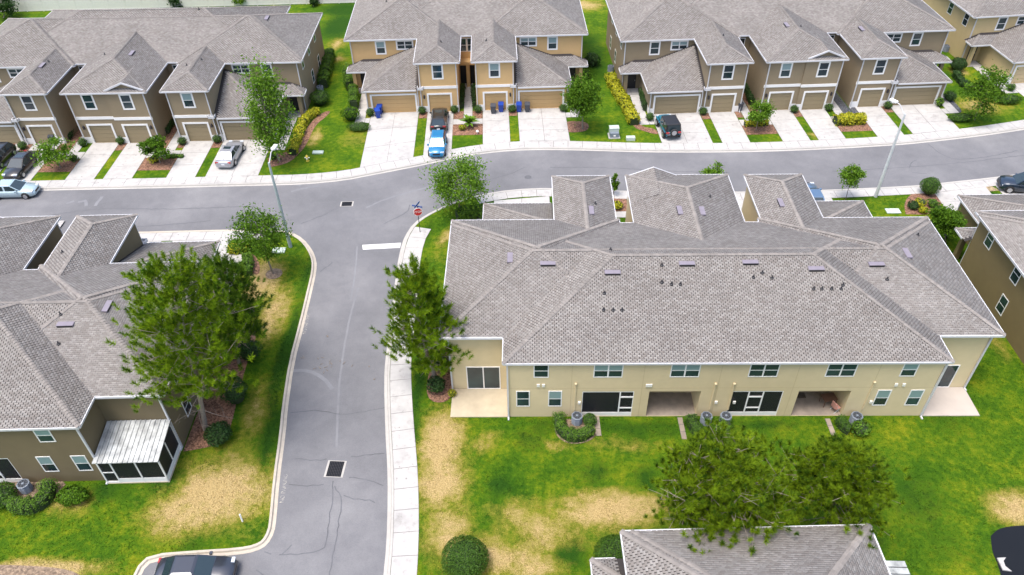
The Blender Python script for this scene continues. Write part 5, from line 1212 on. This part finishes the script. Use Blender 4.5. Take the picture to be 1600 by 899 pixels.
shrub('low_shrub', 'low dark spreading shrub before the cream row garage', 'shrub', 1572, 161, 1.6, .5, 'shrub', 1600, .12, ry=.8)
shrub('fern_plant', 'small ferny plant in the dark stone corner, dark brown row', 'plant', 1467, 166, .45, .5, 'leaf_light', 200, .2, amp=.2)
shrub('low_shrub', 'low oval clipped shrub at the left edge of the peach row driveway', 'shrub', 561, 203, 1.35, .42, 'shrub', 1500, .1, ry=.8)
shrub('leafy_shrub', 'bushy green shrub below the hedge left of the peach row', 'shrub', 549, 187, 1.0, .85, 'leaf', 1100, .17, amp=.14)
shrub('round_shrub', 'round shrub under the air conditioner at the right end of the tan row', 'shrub', 502, 163, 1.15, .9, 'shrub', 1500, .13)
shrub('leafy_shrub', 'dark leafy shrub right of the peach row porch', 'shrub', 925, 103, .95, .9, 'leaf_dark', 900, .2, amp=.15)
shrub('leafy_shrub', 'yellowish ragged shrub below the dark one, right of the peach row', 'shrub', 914, 122, .7, .5, 'hedge', 500, .18, amp=.2)
shrub('leafy_shrub', 'dark shrub in the bark bed under the big leaning pine', 'shrub', 345, 688, .95, .75, 'leaf_dark', 1800, .13)
shrub('leafy_shrub', 'tall dark shrub behind the big leaning pine trunk', 'shrub', 372, 628, .9, 1.15, 'leaf_dark', 1800, .13, amp=.12)
shrub('leafy_shrub', 'dark shrub higher along the brown end wall, under the darker pine', 'shrub', 392, 560, .9, 1.0, 'leaf_dark', 1600, .13, amp=.12)
shrub('leafy_shrub', 'dark strappy shrub at the foot of the pine beside the sidewalk', 'shrub', 684, 610, .62, .6, 'leaf_dark', 900, .17, amp=.2)
shrub('leafy_shrub', 'second dark shrub behind that pine trunk, against the beige end wall', 'shrub', 690, 575, .7, .7, 'leaf_dark', 900, .15, amp=.15)
shrub('yellow_shrub', 'small yellow-green shrub at the corner of the tan patio slab', 'shrub', 707, 619, .32, .32, 'croton', 260, .1)
shrub('leafy_shrub', 'leafy shrub with pale tips under the brown row windows', 'shrub', 118, 780, 1.0, .5, 'leaf', 1600, .16, ry=.7, amp=.1)
shrub('low_shrub', 'low green shrub at the left picture edge under the brown row', 'shrub', 8, 782, 1.0, .6, 'shrub', 1400, .12)
for u, v, r_, l, m_ in ((1436, 322, .6, 'yellow flowering shrub left in the flower bed of the beige row', 'croton'), (1456, 323, .55, 'yellow-green shrub right in the flower bed of the beige row', 'hedge'), (1425, 326, .5, 'dark shrub at the left edge of the flower bed, beige row', 'leaf_dark'), (1466, 332, .42, 'small dark shrub at the right edge of the flower bed, beige row', 'leaf_dark'), (1441, 332, .4, 'orange-yellow plant at the front of the flower bed, beige row', 'croton')):
    shrub('flower_shrub', l, 'shrub', u, v, r_, r_*.75, m_, 500, .13, amp=.15)
for u, v, l in ((965, 326, 'yellow plant in the gap left of the middle wing of the beige row'),): shrub('yellow_shrub', l, 'shrub', u, v, .5, .4, 'croton', 300, .16)
hedge('clipped_hedge', 'curved clipped hedge round the leftmost air conditioner of the beige row', [(873, 656), (874, 674), (890, 687), (910, 686), (924, 676)], .85, .85, 'hedge', 420, .1)
shrub('round_shrub', 'small clipped shrub right of the leftmost air conditioner, beige row', 'shrub', 921, 663, .5, .5, 'shrub', 900, .09)
hedge('clipped_hedge', 'short clipped hedge left of the pair of air conditioners', [(1078, 658), (1082, 672), (1092, 680)], .8, .85, 'shrub', 420, .1)
hedge('clipped_hedge', 'short clipped hedge left of the right air conditioner, beige row', [(1310, 660), (1316, 672), (1326, 677)], .7, .8, 'shrub', 420, .1)
shrub('leafy_shrub', 'bright bushy shrub before the pair of air conditioners', 'shrub', 1130, 678, .8, .6, 'hedge', 900, .15, amp=.18)
shrub('leafy_shrub', 'bright bushy shrub before the right air conditioner, beige row', 'shrub', 1342, 676, .7, .5, 'hedge', 700, .15, amp=.15)
hedge('clipped_hedge', 'thick bright hedge round the air conditioner of the brown row', [(18, 790), (38, 799), (62, 795), (78, 780), (80, 762)], 1.0, .95, 'hedge', 420, .1)
hedge('yellow_hedge', 'yellow flowering hedge at the left street corner, along the street', [(360, 394), (375, 394), (392, 395)], .9, .75, 'croton', 240, .17)
hedge('yellow_hedge', 'yellow-green hedge running down from the left street corner to the pine', [(386, 402), (390, 415), (388, 432)], .8, .7, 'hedge', 240, .17)
hedge('leafy_hedge', 'yellow-green hedge between the corner tree and the beige row roof', [(714, 343), (728, 340), (742, 338), (754, 338)], 1.3, 1.1, 'hedge', 260, .18)
hedge('clipped_hedge', 'tall green hedge along the right end wall of the tan row', [(517, 88), (513, 105), (508, 124), (506, 138)], 1.3, 1.3, 'hedge', 200, .17)
hedge('clipped_hedge', 'tall green hedge left of the peach row porch', [(545, 115), (546, 130), (548, 142)], 1.2, 1.4, 'hedge', 200, .17)
hedge('clipped_hedge', 'green hedge beside the footpath left of the peach row garage', [(553, 146), (554, 160), (554, 172)], 1.1, 1.3, 'hedge', 200, .17)
hedge('yellow_hedge', 'curving yellow hedge on the bark bed right of the tan row', [(497, 178), (482, 185), (472, 200), (468, 215), (462, 230), (458, 243)], .95, .8, 'croton', 200, .2)
hedge('yellow_hedge', 'long yellow hedge along the footpath at the left of the dark brown row', [(953, 125), (958, 135), (966, 150), (976, 166), (985, 182), (991, 196)], 1.25, .95, 'croton', 220, .2)
hedge('leafy_hedge', 'reddish green hedge along the left garage wall of the dark brown row', [(1001, 148), (1004, 160), (1008, 174)], .5, .9, 'leaf_dark', 260, .15)
hedge('yellow_hedge', 'big bright yellow hedge in the right island of the dark brown row', [(1303, 194), (1318, 193), (1334, 192), (1349, 192)], 1.3, 1.05, 'croton', 260, .2)
hedge('yellow_hedge', 'small yellow hedge under the round young tree, dark brown row', [(1163, 197), (1177, 196), (1199, 195)], .7, .6, 'croton', 240, .17)
hedge('dark_hedge', 'narrow dark hedge left of the peach row entrance path', [(722, 140), (721, 155), (719, 170)], .7, .8, 'leaf_dark', 240, .15)
hedge('dark_hedge', 'narrow dark hedge right of the peach row entrance path', [(741, 140), (742, 155), (744, 170)], .7, .8, 'leaf_dark', 240, .15)
hedge('dark_hedge', 'dark plants along the middle wing in the left gap of the dark brown row', [(1163, 130), (1168, 148), (1176, 166)], .7, .7, 'leaf_dark', 200, .17)
hedge('dark_hedge', 'dark plants along the middle wing in the right gap of the tan row', [(272, 182), (266, 198), (260, 210)], .8, .7, 'leaf_dark', 200, .17)
hedge('dark_hedge', 'dark plants along the left wing in the left gap of the tan row', [(122, 188), (114, 204), (106, 220)], .8, .7, 'leaf_dark', 200, .17)
hedge('dark_hedge', 'dark hedge along the porch of the dark brown row, right end', [(1492, 118), (1500, 130), (1512, 140)], .9, .7, 'leaf_dark', 200, .17)
hedge('green_plants', 'low green plants beside the drive of the middle tree, tan row', [(262, 247), (275, 246), (287, 246)], .5, .35, 'hedge', 160, .17)
shrub('yellow_shrub', 'low yellow plants under the small spreading tree, tan row', 'shrub', 243, 252, .7, .35, 'croton', 260, .17, amp=.2)
shrub('yellow_shrub', 'small yellow-green plant in the left bark island of the tan row', 'shrub', 116, 251, .5, .35, 'hedge', 200, .17, amp=.2)
shrub('yellow_shrub', 'yellow plants at the foot of the tall feathery tree', 'shrub', 427, 248, .5, .35, 'hedge', 220, .17, amp=.2)
# plant pots and hose by the far right porch
x, y = at(1476, 372); t = thing('plant_pot', 'dark round plant pot on the path in the gap right of the beige row', 'pot', (x, y, .02)); MB().lathe([(.16, 0), (.22, .3), (.24, .34), (.2, .34)], 12).build('pot_body', M['dark'], t); MB().lathe([(.19, .3), (.02, .33)], 10).build('soil', M['core'], t)

# control joints on the long beige wall
for lx in (-10.4, -5.0, .2, 5.4, 10.3): ob('control_joint', MB().box(-.02, .02, 0, .004, .02, 5.5).mesh('control_joint', M['door_beige']), main.root, (lx, 0, 0))
ob('control_joint', MB().box(-14.6, 14.6, 0, .0035, -.02, .02).mesh('control_joint', M['door_beige']), main.root, (0, 0, 3.05))
# short grass blades on the nearer lawns, coloured by the lawn they grow on
n = 420000; gp = np.stack([RNG.uniform(-46, 46, n), RNG.uniform(15, 64, n)], 1); uu, vv = proj(np.c_[gp, np.zeros(n)])
gp = gp[(uu > -30) & (uu < 1630) & (vv < 930) & (RNG.random(n) < np.clip(1.35-(gp[:, 1]-20)/50, .3, 1))]
def drop(gp, poly):
    P = np.array(poly); lo, hi = P.min(0)-.02, P.max(0)+.02; k = np.where((gp > lo).all(1) & (gp < hi).all(1))[0]
    if not len(k): return gp
    ok = np.ones(len(gp), bool); ok[k[inside(poly, gp[k, 0], gp[k, 1])]] = False; return gp[ok]
for poly in [offset(north, .5)+offset(se, .5)+offset(sw, .5)]+EXCL: gp = drop(gp, poly)
for line, w_ in ((se[iS[0]-3:], 2.08), ([p for p in se if p[0] > -5.5], 1.63), ([p for p in sw if p[1] > 57.9 and p[0] < -23], 1.73)): gp = drop(gp, list(line)+offset(line, w_)[::-1])
for B in (main, ll, re, br):
    for x0, x1, y0, y1 in ((-B.a-.05, B.a+.05, -15.6, .05), (-B.b-.05, B.b+.05, -15.6, -2.6), (-B.g, B.g, -22.1, -15.6)): gp = drop(gp, rect(B, x0, x1, y0, y1))
for x0, x1, y0, y1, B in ((14.6, 18.9, -2.7, .1, main), (-18.9, -14.6, -2.7, .1, main), (-18.95, -14.6, -2.7, .35, ll)): gp = drop(gp, rect(B, x0, x1, y0, y1))
n = len(gp); p = np.c_[gp, np.full(n, -.012)]; a = RNG.uniform(0, 2*math.pi, n); hgt = RNG.uniform(.035, .085, n); wd = RNG.uniform(.02, .045, n)
dx = np.c_[np.cos(a), np.sin(a), np.zeros(n)]*wd[:, None]; tp = p+np.c_[RNG.normal(0, .035, (n, 2)), hgt]
Vb = np.stack([p-dx, p+dx, tp], 1).reshape(-1, 3); me = npmesh('grass_blades', Vb, np.arange(3*n).reshape(n, 3), M['grass'])
for nme, L_ in (('dry', DRY), ('lush_shade', LUSH_SHADE)):
    q = me.attributes.new(nme, 'FLOAT', 'POINT'); val = blobs(L_, gp)*((1-.85*np.minimum(1, blobs(LUSH_SHADE, gp))) if nme == 'dry' else 1); q.data.foreach_set('value', np.repeat(val, 3).astype(np.float32))
gb = stuff(ob('grass', me)); gb['label'] = 'short lawn grass growing on the nearer lawns'; gb['category'] = 'grass'
